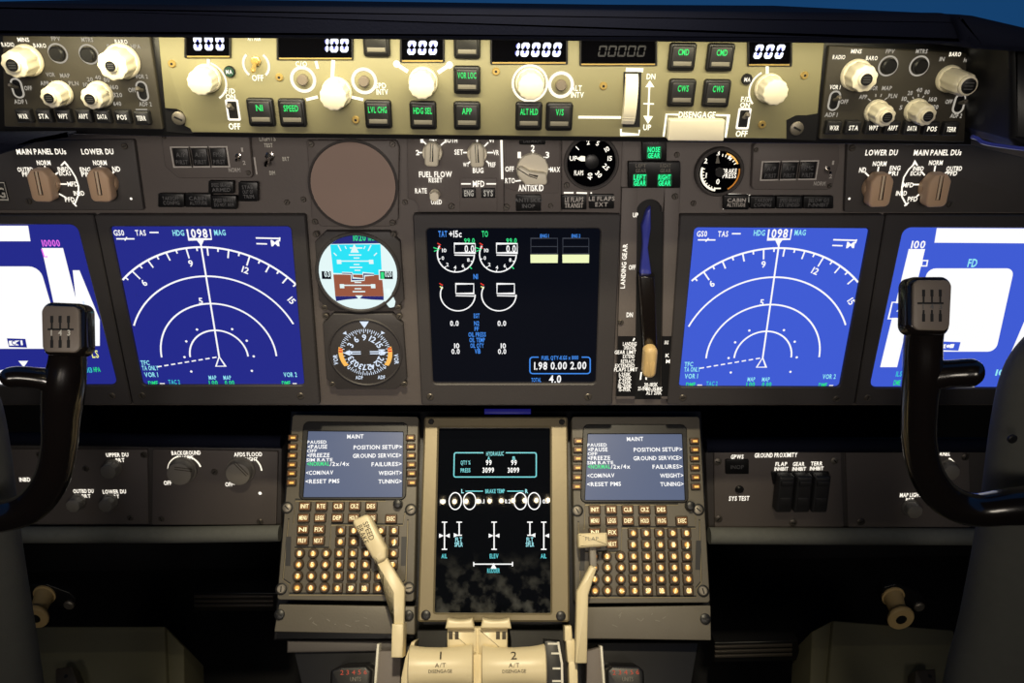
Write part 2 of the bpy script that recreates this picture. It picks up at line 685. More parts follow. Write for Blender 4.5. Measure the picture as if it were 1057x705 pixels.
def mark_legend(mb, M, px, py, rows, mat, h=3.6, gap=4.6, w=None, n=0.0004, bold=1):
    for i, s in enumerate(rows):
        M.t(mb, s, px, py + (i - (len(rows) - 1) / 2) * gap, w[i] if isinstance(w, (list, tuple)) else w, h, mat, n, bold)


def annunciator(M, px, py, w, h, rows, mat, lit=None, name='annunciator_light', bh=3.6, gap=4.8, tw=None, body='black_plastic'):
    """flat dark caption light"""
    n = 0.003
    x0, y0 = M.c(px, py, n)
    k = M.sc(px, py)
    mb = MB()
    mb.prism(rounded([(p[0] - x0, p[1] - y0) for p in M.poly([(px - w / 2, py - h / 2), (px + w / 2, py - h / 2), (px + w / 2, py + h / 2), (px - w / 2, py + h / 2)], n)], 1.2 * k[0]),
             -0.002, n, body, 0.0007)
    for i, s in enumerate(rows):
        m = mat[i] if isinstance(mat, (list, tuple)) else mat
        mb.text(s, 0, -(i - (len(rows) - 1) / 2) * gap * k[1], (tw if tw else None) and tw * k[0], bh * k[1], n + 0.0003, m, 1)
    return part(name, mb, M, (x0, y0, 0))


# ================================================================== the setting
def struct(name, mb):
    o = part(name, mb)
    o['kind'] = 'structure'
    return o


def boxmb(x0, x1, y0, y1, z0, z1, mat):
    mb = MB()
    mb.prism([(x0, y0), (x1, y0), (x1, y1), (x0, y1)], z0, z1, mat)
    return mb


struct('floor', boxmb(-1.3, 1.3, -1.2, 1.6, -0.05, 0.0, 'floor_dark'))
struct('wall_front', boxmb(-1.3, 1.3, 1.50, 1.56, 0.0, 1.12, 'dark_wall'))
struct('wall_left', boxmb(-1.36, -1.3, -1.2, 1.6, 0.0, 1.30, 'dark_wall'))
struct('wall_right', boxmb(1.3, 1.36, -1.2, 1.6, 0.0, 1.30, 'dark_wall'))
struct('wall_back', boxmb(-1.3, 1.3, -1.26, -1.2, 0.0, 2.1, 'dark_wall'))
struct('sky_block', boxmb(-1.3, 1.3, 0.98, 1.52, 1.08, 1.10, 'dark_wall'))  # added unseen plate that blocks sky light behind the glareshield
struct('ceiling', boxmb(-1.36, 1.36, -1.26, 0.35, 2.10, 2.16, 'dark_wall'))

# ================================================================== glareshield
G = Mod('glareshield', 'black padded glareshield hood running across the top of the panels', 'glareshield', GLARE, 508, 20)
mb = MB()
k = G.sc(508, 20)[0]
mb.prism(rounded(G.poly([(-60, 2.0), (700, 12.0), (975, 13.5), (992, 18), (1003, 36), (1003, 46), (-60, 37)]), 3 * k), -0.012, 0.0, 'pad_black', 0.004)
mb.prism(G.poly([(-60, 2.6), (700, 12.6), (975, 14.2), (992, 19), (1003, 30), (-60, 20)], -.010), -0.40, -0.010, 'pad_black')
part('hood', mb, G)
mb = MB()
mb.prism(rounded(G.poly([(979, 14), (1000, 16), (1130, 46), (1130, 58), (1004, 50), (990, 42)]), 4 * k), -0.36, 0.008, 'pad_black', 0.004)
part('corner_pad', mb, G)
mb = MB()
mb.prism(rounded(G.poly([(1056, 47), (1190, 55), (1190, 168), (1064, 158), (1056, 148)]), 5 * k), -0.09, -0.015, 'black_plastic', 0.005)
for a in ((1076, 60, 1094, 100), (1072, 112, 1090, 138)):
    mb.prism(rounded(G.poly([(a[0] + 6, a[1]), (a[2], a[1] + 3), (a[2] - 4, a[3]), (a[0], a[3] - 2)], -0.013), 2 * k), -0.016, -0.0145, 'pad_black', 0.0004)
part('end_cheek', mb, G)
mb = MB()
mb.tube(spline([G.c(px, py, -0.012) + (-0.012,) for px, py in ((1003, 141), (1009, 143), (1015, 147), (1030, 150), (1062, 154), (1130, 160))], 4), 0.0016, 'baked_blue_sheen', 8)  # the trim's blue is reflected light painted as its colour
part('edge_trim', mb, G, label='glossy rounded trim along the lower edge')
mb = MB()
mb.prism(rounded(G.poly([(-60, 137), (2, 138), (80, 137.5), (62, 142), (36, 147), (18, 154), (-2, 160), (-60, 174)], -0.05), 2 * k), -0.062, -0.05, 'pad_black', 0.003)
part('end_cheek', mb, G)

T_ = Mod('control_panel_tray', 'black tray that holds the three control panels under the glareshield', 'tray', MCPP, 508, 95)
mb = MB()
mb.prism(T_.poly([(-40, 32), (1003, 42), (1003, 150), (845, 148.5), (168, 141), (-40, 136)], -0.004), -0.080, -0.004, 'black_plastic', 0.001)
part('tray_body', mb, T_)

# flood lamps under the lip of the glareshield
L_ = Mod('flood_light_strip', 'slim warm flood light strip under the glareshield lip', 'lamp', GLARE, 508, 34)
y_lip = L_.c(508, 38)[1]
# strip housing is laid in the world's axes just below the hood
LP = L_.org + GLARE.v * (y_lip + 0.0045) - GLARE.n * 0.019
hb = MB()
hb.tube([tuple(LP - GLARE.u * 0.39 + GLARE.v * 0.0035), tuple(LP + GLARE.u * 0.39 + GLARE.v * 0.0035)], 0.004, 'black_plastic', 12)
ho = part('housing', hb)
lb = MB()
lb.tube([tuple(LP - GLARE.u * 0.385), tuple(LP + GLARE.u * 0.385)], 0.0022, 'lamp_lens', 10)
lo = part('tube', lb)
for o in (ho, lo):
    mw = o.matrix_world.copy()
    o.parent = L_.e
    o.matrix_parent_inverse = L_.e.matrix_world.inverted()
# ================================================================== EFIS control panels
def mcp_key(M, px, py, w, h, name='key', legend=None, lh=4.6, lw=None, lmat='lit_warm'):
    n = 0.006
    x0, y0 = M.c(px, py, n)
    k = M.sc(px, py)
    mb = MB()
    mb.prism(rounded(rect(0, 0, w * k[0], h * k[1]), 1.2 * k[0]), 0, n, 'button_black', 0.001)
    if legend:
        mb.text(legend, 0, 0, lw * k[0] if lw else None, lh * k[1], n + 0.0003, lmat, 1)
    return part(name, mb, M, (x0, y0, 0))


def round_button(M, px, py, ro, ri, rb, cap='black_plastic', ink='lit_pale', name='push_button', h=0.005):
    k = M.sc(px, py)[0]
    x, y = M.c(px, py)
    mb = MB()
    mb.lathe(0, 0, [(rb * k, -.001), (rb * k, h * .8), (rb * k * .8, h)], cap, 28)
    mb.ring(0, 0, ri * k, ro * k, 0.0005, ink, 40)
    return part(name, mb, M, (x, y, 0))


def efis(name, label, face, knobs, btns, pills, keys, labels, ticks):
    cxp = sum(p[0] for p in face) / 4
    cyp = sum(p[1] for p in face) / 4
    M = Mod(name, label, 'control panel', MCPP, cxp, cyp, None)
    plate(M, 'faceplate', face, 1.5, 'efis_paint', -0.004, 0, 0.001)
    for px, py, r, h, cap in knobs:
        fluted(M, px, py, r, h, 'knob_cream', 'rotary_knob', 1.12, 36, 9, 0.08, 'black_plastic', cap)
    for px, py in btns:
        round_button(M, px, py, 10.2, 8.6, 7.4)
    for px, py, up in pills:
        slot_switch(M, px, py, 12, 21, True, up, 'lit_pale')
    for (px, py), s in zip(keys, ('WXR', 'STA', 'WPT', 'ARPT', 'DATA', 'POS', 'TERR')):
        mcp_key(M, px, py, 15.5, 13.5, 'map_key', s, 4.6, 9.5)
    mb = MB()
    for s, px, py, w in labels:
        M.t(mb, s, px, py, w, 4.2, 'lit_pale' if s not in ('RADIO', 'MINS', 'BARO', 'VOR 1') else 'lit_warm')
    for a, b in ticks:
        M.ln(mb, [a, b], 1.0, 'lit_pale')
    part('lettering', mb, M)
    return M


efis('display_control_panel', 'small black control panel with cream knobs at the left end under the glareshield', [(2, 35), (154.5, 36), (168, 134), (4, 131)],
     [(29, 62, 14.5, .022, .42), (127, 63, 16, .022, .32), (63, 96, 11.5, .018, .44), (104, 97, 12, .018, .44)],
     [(60, 55), (92, 56)], [(18, 91, .6), (147, 94, .5)],
     [(24, 120), (45, 120), (65, 120), (86, 120), (105.5, 120.5), (126, 121), (146, 122)],
     [('RADIO', 8, 46, 13), ('MINS', 24, 41, 12), ('BARO', 41, 47, 13), ('FPV', 57.5, 40, 9), ('MTRS', 90, 41, 12), ('BARO', 125, 43, 13), ('IN', 113, 48, 5), ('HPA', 140, 48, 10),
      ('OFF', 29, 91, 8), ('ADF 1', 21, 105, 13), ('APP', 46, 86, 9), ('VOR', 52, 77, 9), ('MAP', 67, 78, 10), ('PLN', 76, 86, 10),
      ('5', 86, 95, 3), ('10', 88.5, 87.5, 5), ('20', 93, 82, 6), ('40', 101, 80, 6), ('80', 110, 82.5, 6), ('160', 118, 90, 8), ('320', 121.5, 98, 9), ('640', 121, 107, 8),
      ('VOR 2', 146, 79, 13), ('OFF', 136.5, 93, 8), ('ADF 2', 150, 107.5, 13)],
     [((53, 83), (55, 86)), ((58, 83), (58, 86)), ((64, 83), (63, 86)), ((71, 88), (68, 90)), ((93, 89), (94, 91)), ((101, 85), (101, 88)), ((108, 87), (107, 89)), ((113, 92), (110, 93)), ((116, 98), (112, 98)), ((140, 113), (152, 113))])
efis('display_control_panel', 'small black control panel with cream knobs at the right end under the glareshield', [(856, 47), (1000, 55), (996, 147), (846, 144)],
     [(883, 77, 14, .020, .42), (979, 81, 12, .030, .62), (904, 115, 11, .020, .46), (945, 114, 11, .020, .46)],
     [(916.5, 68), (948.5, 68)], [(861, 104, .6), (990, 107, .5)],
     [(861, 132), (881, 132), (901.5, 132), (921.5, 132), (941.5, 132.5), (962, 133), (982, 133.5)],
     [('RADIO', 866, 59, 13), ('MINS', 884, 53, 11), ('BARO', 900, 60, 12), ('FPV', 919, 53, 9), ('MTRS', 951.5, 53, 12), ('IN', 972.5, 61, 5), ('BARO', 986, 56, 12), ('HPA', 999.5, 62, 9),
      ('VOR 1', 862, 90, 11), ('OFF', 871.5, 105, 8), ('ADF 1', 858, 118.5, 13), ('APP', 891, 100, 8), ('VOR', 902, 91, 8), ('MAP', 915.5, 91, 10), ('PLN', 921.5, 99, 9),
      ('5', 930, 111, 3), ('10', 933.5, 102, 5), ('20', 939.5, 96, 5), ('40', 949, 93, 6), ('80', 957, 95, 5), ('160', 963, 102.5, 8), ('320', 964.5, 110.5, 8),
      ('OFF', 979.5, 105, 7), ('ADF 2', 987, 119.5, 12), ('VOR 2', 990, 91, 10)],
     [((896, 102), (899, 104)), ((904, 97), (904, 100)), ((910, 97), (909, 100)), ((916, 101), (913, 103)), ((934, 111), (937, 111)), ((936, 104), (939, 106)), ((942, 100), (943, 102)), ((948, 97), (948, 100)), ((954, 99), (952, 101))])

# ================================================================== autopilot panel
M = Mod('autopilot_mode_panel', 'long beige autopilot panel with glowing white number windows and green lettered buttons', 'control panel', MCPP, 508, 90)
mb = MB()
k = M.sc(508, 90)[0]
pts = M.poly([(163, 36), (851, 44), (842, 144), (198, 137), (196, 133), (190, 130), (191, 121), (188, 116), (182, 113), (170, 112)])
mb.prism(ccw(pts), -0.004, 0, 'mcp_paint', 0.001)
part('faceplate', mb, M)
mb = MB()
mb.prism(M.poly([(170, 110), (193, 111), (199, 138), (172, 136)], -0.003), -0.004, -0.003, 'black_plastic')
part('fastener_recess', mb, M)
mb = MB()
mb.prism(M.poly([(812, 124), (822, 119), (832, 119), (845, 117), (842, 145), (812, 144)], 0.0006), -0.001, 0.0006, 'black_plastic')
part('fastener_recess', mb, M)
for px, py in ((184, 122.5), (823, 133)):
    screw(M, px, py, 7, 0.001, 'steel', 'panel_fastener', rot=-25)
for px, py in ((177, 66), (288, 80), (367, 124), (512, 74), (623, 89), (831, 78), (787, 129)):
    screw(M, px, py, 4, 0, 'gold_trim', 'screw', slot=False)


def window(x0, x1, yb, digits, xd, lit=True):
    """number window: dark recessed glass, gilt lower edge, lit figures"""
    W = MB()
    yt = yb - 26
    W.flat(M.poly([(x0, yt), (x1, yt), (x1, yb), (x0, yb)], 0.0005), 0.0005, 'glass_black')
    W.loops(rounded(M.poly([(x0 - 2, yt), (x1 + 2, yt), (x1 + 2, yb + 1.5), (x0 - 2, yb + 1.5)]), .0008, 3), rounded(M.poly([(x0, yt), (x1, yt), (x1, yb - .5), (x0, yb - .5)]), .0008, 3), 0, 0.0022, 'black_plastic', 0.0004)
    W.stroke(M.poly([(x0, yb + .4), (x1, yb + .4)], .0026), 1.4 * k, .0026, 'gold_trim')
    o = part('number_window', W, M)
    D = MB()
    for ch, px in zip(digits, xd):
        x, y = M.c(px, yb - 13.2, .001)
        w, h = 8.2 * k, 14.5 * M.sc(px, yb - 13)[1]
        if lit:
            D.seg7(ch, x, y, w, h, 0.0010, 'digit_halo', t=.50)
            D.seg7(ch, x, y, w, h, 0.0012, 'digit_white', t=.36)
        else:
            D.seg7(ch, x, y, w, h * .8, 0.0010, 'digit_dim', t=.2)
    part('figures', D, o)


window(193, 237, 58, '000', (204, 215.5, 227))
window(288, 363, 60, '100', (335, 345, 355.5))
window(415, 457, 62.5, '000', (425, 436, 447))
window(508, 584, 64.5, '10000', (532, 542, 553, 564, 575))
window(600, 676, 66, '00000', (622, 632, 642, 652, 662), False)
window(773, 815, 66.5, '000', (783, 794, 805))


def lit_button(px, py, s=None, w=27.5, h=29, lit=True, lw=None):
    n = 0.006
    x0, y0 = M.c(px, py, n)
    kx, ky = M.sc(px, py)
    B = MB()
    B.prism(rounded(rect(0, 0, w * kx, h * ky), 3 * kx), 0, n * .7, 'black_plastic', 0.0012)
    B.prism(rounded(rect(0, 0.4 * ky, (w - 5) * kx, (h - 6) * ky), 2 * kx), 0.003, n, 'button_black', 0.0010)
    B.prism(rect(0, -6.2 * ky, (w - 9) * kx, 4.4 * ky), n - .001, n + 0.0006, 'grey_bar', 0.0002)
    if s:
        B.text(s, 0, 5.6 * ky, lw * kx, 6.0 * ky, n + 0.0003, 'lit_green', 1)
    part('push_button', B, M, (x0, y0, 0))


for a in ((268.5, 117, 'N1', 7), (301, 117.5, 'SPEED', 15), (390, 119, 'LVL CHG', 19), (436.5, 120, 'HDG SEL', 19), (482, 120.5, 'APP', 10), (482, 83.5, 'VOR LOC', 19),
          (546, 121, 'ALT HLD', 18), (577.5, 121.5, 'V/S', 8), (705, 59.5, 'CMD', 11), (744.5, 60, 'CMD', 11), (704.5, 97, 'CWS', 11), (740.5, 97.5, 'CWS', 11)):
    lit_button(a[0], a[1], a[2], lw=a[3])
lit_button(388, 45)
lit_button(482, 47)


def mcp_knob(px, py, r, h=.021, name='dial_knob'):
    fluted(M, px, py, r, h, 'knob_cream', name, 1.08, 40, 12, 0.05)


mcp_knob(214, 80.5, 13.5)
mcp_knob(348, 95, 14.5)
mcp_knob(437, 84, 14)
mcp_knob(547, 85, 14)
mcp_knob(793, 90.5, 13.5)
for px, py, ro in ((313, 82, 13.5), (376, 83.5, 13.5), (579, 87.5, 13.5)):
    round_button(M, px, py, ro, ro - 3.4, 5.6, 'cap_grey', 'lit_warm')
for px, py, up in ((240.5, 113.5, .7), (767.5, 122.5, .7)):
    slot_switch(M, px, py, 13.5, 22, False, up, 'lit_white')
toggle(M, 264.5, 63, (0, -1), 1.0, 'gold_trim')
LB = MB()
for s, px, py, w, h in (('A/T ARM', 262, 39.5, 13, 5), ('OFF', 266, 80.5, 12, 6), ('OFF', 242, 130.5, 12, 6), ('OFF', 765.5, 138, 12, 6), ('F/D', 237.5, 94, 10, 5), ('ON', 238, 100, 10, 5),
                        ('F/D', 770, 102.5, 10, 5), ('ON', 769, 108.5, 10, 5), ('SPD', 393, 88.5, 11, 5.5), ('INTV', 394.5, 95, 12, 5.5), ('ALT', 595, 91, 11, 5.5), ('INTV', 596, 98, 13, 5.5),
                        ('C/O', 311, 66, 12, 5), ('DN', 672, 79, 9, 5.5), ('UP', 668, 131.5, 8, 5.5), ('DISENGAGE', 719.5, 118.5, 38, 6)):
    M.t(LB, s, px, py, w, h, 'lit_hot')
for (px, py), r0, r1, a0, a1 in (((264.5, 67), 11.5, 14, -50, 50), ((264.5, 67), 11.5, 14, 130, 230), ((214, 84), 18, 20, -60, 70), ((793, 93), 19, 21, 120, 225), ((547, 86), 16.5, 19, 0, 360)):
    x, y = M.c(px, py)
    LB.ring(x, y, r0 * k, r1 * k, 0.0004, 'lit_warm', 30, a0, a1)
for p, w in (([(344, 62), (343, 80)], 4), ([(316, 103), (328, 100)], 3), ([(362, 100), (375, 103)], 3), ([(409, 66), (421, 74)], 4), ([(464, 67), (452, 75)], 4),
             ([(326, 63), (328, 71)], 3), ([(597, 121), (641, 121.3)], 2.6), ([(215, 61), (215, 68)], 3), ([(792, 68), (792, 76)], 3), ([(646, 72), (664, 72.5)], 4),
             ([(670.5, 84), (669, 122)], 1.8), ([(664, 107), (675, 107.3)], 1.4), ([(641, 133), (641, 138.5), (659.5, 139), (660, 134)], 2),
             ([(685, 141), (688, 118), (700, 118.4)], 2), ([(739, 118.8), (752, 119.2), (749, 142)], 2)):
    M.ln(LB, p, w, 'lit_hot')
LB.flat(M.poly([(664, 119.5), (674, 120), (668.8, 128)], .0004), .0004, 'lit_hot')
LB.flat(M.poly([(666, 90), (675.5, 90), (671, 83)], .0004), .0004, 'lit_hot')
for px, py in ((409.5, 66), (464, 67)):
    x, y = M.c(px, py)
    LB.flat(circ(x, y, 3.6 * k, 16), 0.0005, 'lit_hot')
part('lettering', LB, M)
for px, py, m, tx, ink in ((237.5, 73.5, 'sym_green', 'MA', 'lit_white'), (770.5, 81.5, 'black_plastic', 'MA', 'lit_warm')):
    A = MB()
    x, y = M.c(px, py)
    A.lathe(0, 0, [(5.6 * k, 0), (5.6 * k, .002), (5 * k, .0026)], 'black_plastic', 24)
    if m == 'sym_green':
        A.flat(circ(0, 0, 4.8 * k, 20), .0028, 'gear_halo')
    A.text(tx, 0, 0, 6.4 * k, 4 * k, .003, ink, 1)
    part('master_light', A, M, (x, y, 0))
# vertical-speed thumbwheel and the disengage bar
WB = MB()
x0, y0 = M.c(652, 76)
x1, y1 = M.c(652, 128)
WB.flat(M.poly([(643.5, 74), (662, 74), (660.5, 131), (642.5, 131)]), .0004, 'slot_black')
wy, wr, ww = (y0 + y1) / 2, abs(y0 - y1) / 2, 6.6 * k
nf = 40
base = len(WB.v)
mi = WB.mi('knob_cream')
for i in range(nf + 1):
    a = pi * i / nf
    q = 1.0 - .035 * (i % 2)
    for sx in (-1, 1):
        WB.v.append((x0 + sx * ww, wy + wr * cos(a) * q, max(0.0008, wr * .42 * sin(a) * q)))
for i in range(nf):
    b = base + 2 * i
    WB.face((b, b + 2, b + 3, b + 1), mi)
for sx in (0, 1):
    idx = [base + 2 * i + sx for i in range(nf + 1)]
    WB.face(idx if sx == 0 else idx[::-1], mi)
part('thumbwheel', WB, M)
DB = MB()
DB.prism(rounded(M.poly([(691, 123.5), (749, 124), (747, 146), (689.5, 145.5)], 0.008), .0012), 0.001, 0.008, 'knob_cream', 0.001)
part('disengage_bar', DB, M)
# ================================================================== main instrument panel
B_ = Mod('instrument_panel', 'dark brown-grey upright board that carries the screens and gauges', 'panel', MAIN, 508, 300)
mb = MB()
mb.prism(rounded(B_.poly([(-170, 120), (1210, 120), (1150, 419), (-90, 419)], -0.006), 0.004), -0.03, -0.006, 'panel_paint', 0.002)
part('board', mb, B_)
for px, py in ((296, 209), (313, 206), (418, 209), (405, 209), (699, 160), (716, 210)):
    screw(B_, px, py, 3, -0.006)

KM = B_.sc(508, 300)[0]


def lights_panel(label, outline, k1, k2, labels, lines, dots, rots):
    M = Mod('lights_selector_panel', label, 'control panel', MAIN, k1[0], k1[1])
    plate(M, 'faceplate', outline, 2, 'panel_dark', -0.006, 0, 0.0007)
    for (px, py), r in zip((k1, k2), rots):
        selector(M, px, py, r, 'knob_tan', 12.5, 40, 23, .018)
    mb = MB()
    for s, px, py, w, h in labels:
        M.t(mb, s, px, py, w, h, 'lit_white')
    for p in lines:
        M.ln(mb, p, 1.5, 'lit_white')
    for px, py in dots:
        x, y = M.c(px, py)
        mb.flat(circ(x, y, 1.2 * KM, 10), .0005, 'lit_white')
    part('lettering', mb, M)
    return M


A1 = lights_panel('panel with two tan selector knobs at the upper left, MAIN PANEL DUs printed first', [(-60, 166), (5, 155), (40, 145), (138, 144), (148, 217), (-60, 217)], (50, 188), (110, 188),
                  [('MAIN PANEL DUs', 42.5, 156.5, 51, 5.5), ('LOWER DU', 100.5, 156.5, 33, 5.5), ('NORM', 45, 168, 14, 4.6), ('OUTBD', 26, 175, 16, 4.4), ('PFD', 28, 180, 10, 4.4),
                   ('INBD', 65, 174.5, 11, 4.2), ('EICAS', 67, 179, 12, 4.2), ('MFD', 75, 190, 11, 4.6), ('INBD', 81.5, 199.5, 11, 4.6), ('PFD', 72, 206, 10, 4.6),
                   ('NORM', 103, 168, 14, 4.6), ('ENG', 88, 175, 11, 4.4), ('PRI', 89, 180, 10, 4.4), ('ND', 120, 174.5, 8, 5)],
                  [[(46, 171), (47.5, 177)], [(33, 176), (38, 180)], [(60, 178), (56, 181)], [(69, 190), (61, 190)], [(68, 204), (61, 200)], [(103.5, 171), (104.5, 177)], [(93, 178), (97, 181)], [(118, 177), (114, 181)],
                   [(67, 168), (73, 175), (78, 183), (81, 192), (81, 201), (77, 211)], [(75, 209), (79, 213)], [(63, 171), (67, 167), (70, 171)]], [(135.5, 205)], (-2, -2))
for px, py in ((128, 151), (29, 208)):
    screw(A1, px, py, 3.4)
A2 = lights_panel('panel with two tan selector knobs at the far right, LOWER DU printed first', [(875, 147), (998, 146), (1003, 150), (1120, 178), (1110, 219), (872, 219)], (902, 193), (960, 193),
                  [('LOWER DU', 910, 157.5, 33, 5.5), ('MAIN PANEL DUs', 968, 157.5, 49, 5.5), ('NORM', 908, 169, 14, 4.6), ('ND', 890.5, 175.5, 7, 5), ('ENG', 924, 173.5, 11, 4.4), ('PRI', 922, 179, 10, 4.4),
                   ('NORM', 966, 168, 14, 4.6), ('OUTBD', 985, 174, 16, 4.4), ('PFD', 983, 179, 10, 4.4), ('INBD', 948, 174, 11, 4.2), ('EICAS', 945.5, 179, 11, 4.2), ('MFD', 937.5, 191, 11, 4.6), ('INBD', 930.5, 199.5, 11, 4.6), ('PFD', 942, 205.5, 10, 4.6)],
                  [[(907, 172), (906, 178)], [(893, 178), (897, 182)], [(919, 178), (914, 182)], [(965.5, 171), (964.5, 177)], [(978, 177), (973, 181)], [(951, 177), (954.5, 181)], [(942, 190.5), (949, 190.5)], [(946, 203), (950, 199.5)],
                   [(945, 168), (938, 175), (933, 183), (931, 193), (931, 203), (936, 212)], [(933.5, 212.5), (938, 209)], [(942, 171), (944, 166.5), (947, 171)]], [(876.5, 205)], (2, 2))
for px, py in ((880, 153), (981, 211)):
    screw(A2, px, py, 3.4)

P_ = Mod('placard', 'black placard with white letter G at the left edge above the screen', 'sign', MAIN, 2, 197)
plate(P_, 'plate', [(-30, 186), (5, 187), (10, 208), (-30, 207)], 1, 'black_plastic', -0.004, 0.001, .0003)
mb = MB()
P_.t(mb, 'G', 1, 199, 8, 10, 'white_paint', .0014)
P_.ln(mb, [(-28, 188), (4, 188.6), (8.6, 206.4), (-28, 205.6)], 1.0, 'white_paint', .0013)
part('lettering', mb, P_)


def caption_panel(label, outline, frame, tgl, norm, extra):
    cx = sum(p[0] for p in frame) / 4
    cy = sum(p[1] for p in frame) / 4
    M = Mod('autoflight_caption_panel', label, 'caption panel', MAIN, cx, cy)
    plate(M, 'faceplate', outline, 5, 'panel_paint', -0.006, 0.0015, 0.0009)
    mb = MB()
    z = .0022
    (x0, y0), (x1, y1), (x2, y2), (x3, y3) = M.poly(frame, z)

    def q(a, b):
        return ((x0 + (x1 - x0) * a) * (1 - b) + (x3 + (x2 - x3) * a) * b, (y0 + (y1 - y0) * a) * (1 - b) + (y3 + (y2 - y3) * a) * b)
    for i in range(3):
        a, b = i / 3, (i + 1) / 3
        mb.stroke([q(a, 0), q(b, 0), q(b, 1), q(a, 1)], 1.25 * KM, z, 'grey_ink', True)
    part('frame_line', mb, M)
    for i, s in enumerate(('A/P', 'A/T', 'FMC')):
        c = MB()
        o = q((i + .5) / 3, .5)
        d = [q(i / 3 + .03, .06), q((i + 1) / 3 - .03, .06), q((i + 1) / 3 - .03, .94), q(i / 3 + .03, .94)]
        c.prism([(p[0] - o[0], p[1] - o[1]) for p in d], -.001, .0032, 'black_plastic', .0006)
        c.text(s, 0, 2.4 * KM, 9 * KM, 4 * KM, .0034, 'dim_ink')
        c.text('P/RST', 0, -4.6 * KM, 11 * KM, 4 * KM, .0034, 'dim_ink')
        part('caption_light', c, M, (o[0], o[1], 0))
    toggle(M, tgl[0], tgl[1], (0, -.6), .75, 'chrome', .0015)
    mb = MB()
    M.t(mb, 'NORM', norm[0], norm[1], 12, 4, 'grey_ink', .002)
    for s, px, py, w, h in extra:
        M.t(mb, s, px, py, w, h, 'grey_ink', .002)
    part('lettering', mb, M)
    return M


C1 = caption_panel('three dark caption lights in a white outline above the left arc display', [(166, 139), (257, 139), (261, 184), (184, 184), (170, 172)], [(176, 152), (234, 151.5), (237, 172), (179.5, 172.5)], (246.5, 161), (242, 175.5),
                   [('1', 250, 154.5, 2, 4), ('2', 252, 168, 3, 4)])
screw(C1, 168.5, 141, 2.5, .0015)
screw(C1, 256, 178.5, 2.5, .0015)
C2 = caption_panel('three dark caption lights in a white outline above the right arc display', [(778, 147), (866, 147), (866, 168), (858, 196), (776, 196)], [(787, 167), (845, 166), (842, 185), (785, 186)], (853.5, 174), (846, 189.5),
                   [('1', 860, 168, 2, 4), ('2', 857.5, 182, 3, 4)])
screw(C2, 781, 155, 2.5, .0015)
screw(C2, 857, 192, 2.5, .0015)


def lamp_caption(label, px, py, w, h, rows, mat, **kw):
    M = Mod('caption_light', label, 'caption light', MAIN, px, py)
    annunciator(M, px, py, w, h, rows, mat, name='lens', **kw)
    return M


lamp_caption('unlit black caption light reading TAKEOFF CONFIG above the left arc display', 176.5, 207, 27, 14, ['TAKEOFF', 'CONFIG'], 'dim_ink', tw=17)
lamp_caption('unlit black caption light reading CABIN ALTITUDE above the left arc display', 204.5, 207, 27, 14, ['CABIN', 'ALTITUDE'], 'dim_ink', tw=18)
lamp_caption('unlit black caption light reading SPEED BRAKE ARMED', 228, 193.5, 26, 13, ['SPEED BRAKE', 'ARMED'], 'dim_ink', tw=19)
lamp_caption('unlit black caption light reading SPEED BRAKE DO NOT ARM', 231, 209, 26, 14, ['SPEED BRAKE', 'DO NOT ARM'], 'dim_ink', tw=20)
lamp_caption('unlit square black caption light reading STAB OUT OF TRIM', 256, 198, 20, 20, ['STAB', 'OUT OF', 'TRIM'], 'dim_ink', tw=11)
lamp_caption('black caption light reading CABIN ALTITUDE with a white bracket, below the brake pressure gauge', 760, 209, 26, 15, ['CABIN', 'ALTITUDE'], ['grey_ink', 'grey_ink'], tw=19)
lamp_caption('unlit black caption light reading TAKEOFF CONFIG above the right arc display', 787.5, 209, 26, 13, ['TAKEOFF', 'CONFIG'], 'dim_ink', tw=18)
lamp_caption('unlit black caption light reading SPEED BRAKES EXTENDED', 815, 209, 27, 13, ['SPEED BRAKES', 'EXTENDED'], 'dim_ink', tw=21)
lamp_caption('unlit black caption light at the right end of the row above the right arc display', 845, 209, 31, 13, ['BELOW G/S', 'P-INHIBIT'], 'dim_ink', tw=21)
mb = MB()
B_.ln(mb, [(747, 216), (748.5, 201), (771.5, 201.3)], 1.6, 'lit_white', -.0054)
B_.ln(mb, [(774, 201), (773, 209)], 1.6, 'lit_white', -.0054)
B_.ln(mb, [(262.5, 162), (265, 180)], 1.6, 'grey_ink', -.0054)
B_.ln(mb, [(242, 140), (252, 150)], 1.4, 'grey_ink', -.0054)
B_.ln(mb, [(246, 140), (255, 149)], 1.4, 'grey_ink', -.0054)
for s, px, py, w, h in (('LIGHTS', 276, 143, 17, 5), ('TEST', 277, 150, 9, 4), ('BRT', 295, 164, 7, 4), ('DIM', 281, 178.5, 6, 4)):
    B_.t(mb, s, px, py, w, h, 'white_paint', -.0054)
part('lettering', mb, B_)
toggle(B_, 279, 161, (-.2, -.9), 1.15, 'chrome', -.006)

# ------------------------------------------------------------------ round instruments
RC = Mod('blank_cover', 'round plain brown blanking cover at the top of the instrument column', 'cover', MAIN, 364, 191)


def chamfer_bezel(M, x0, y0, x1, y1, dx, cut, mat='bezel_paint'):
    c = cut
    return plate(M, 'bezel', [(x0 + c, y0), (x1 - c, y0), (x1, y0 + c), (x1 + dx, y1 - c), (x1 + dx - c, y1), (x0 + dx + c, y1), (x0 + dx, y1 - c), (x0, y0 + c)], 1, mat, -0.006, 0.002, .001)


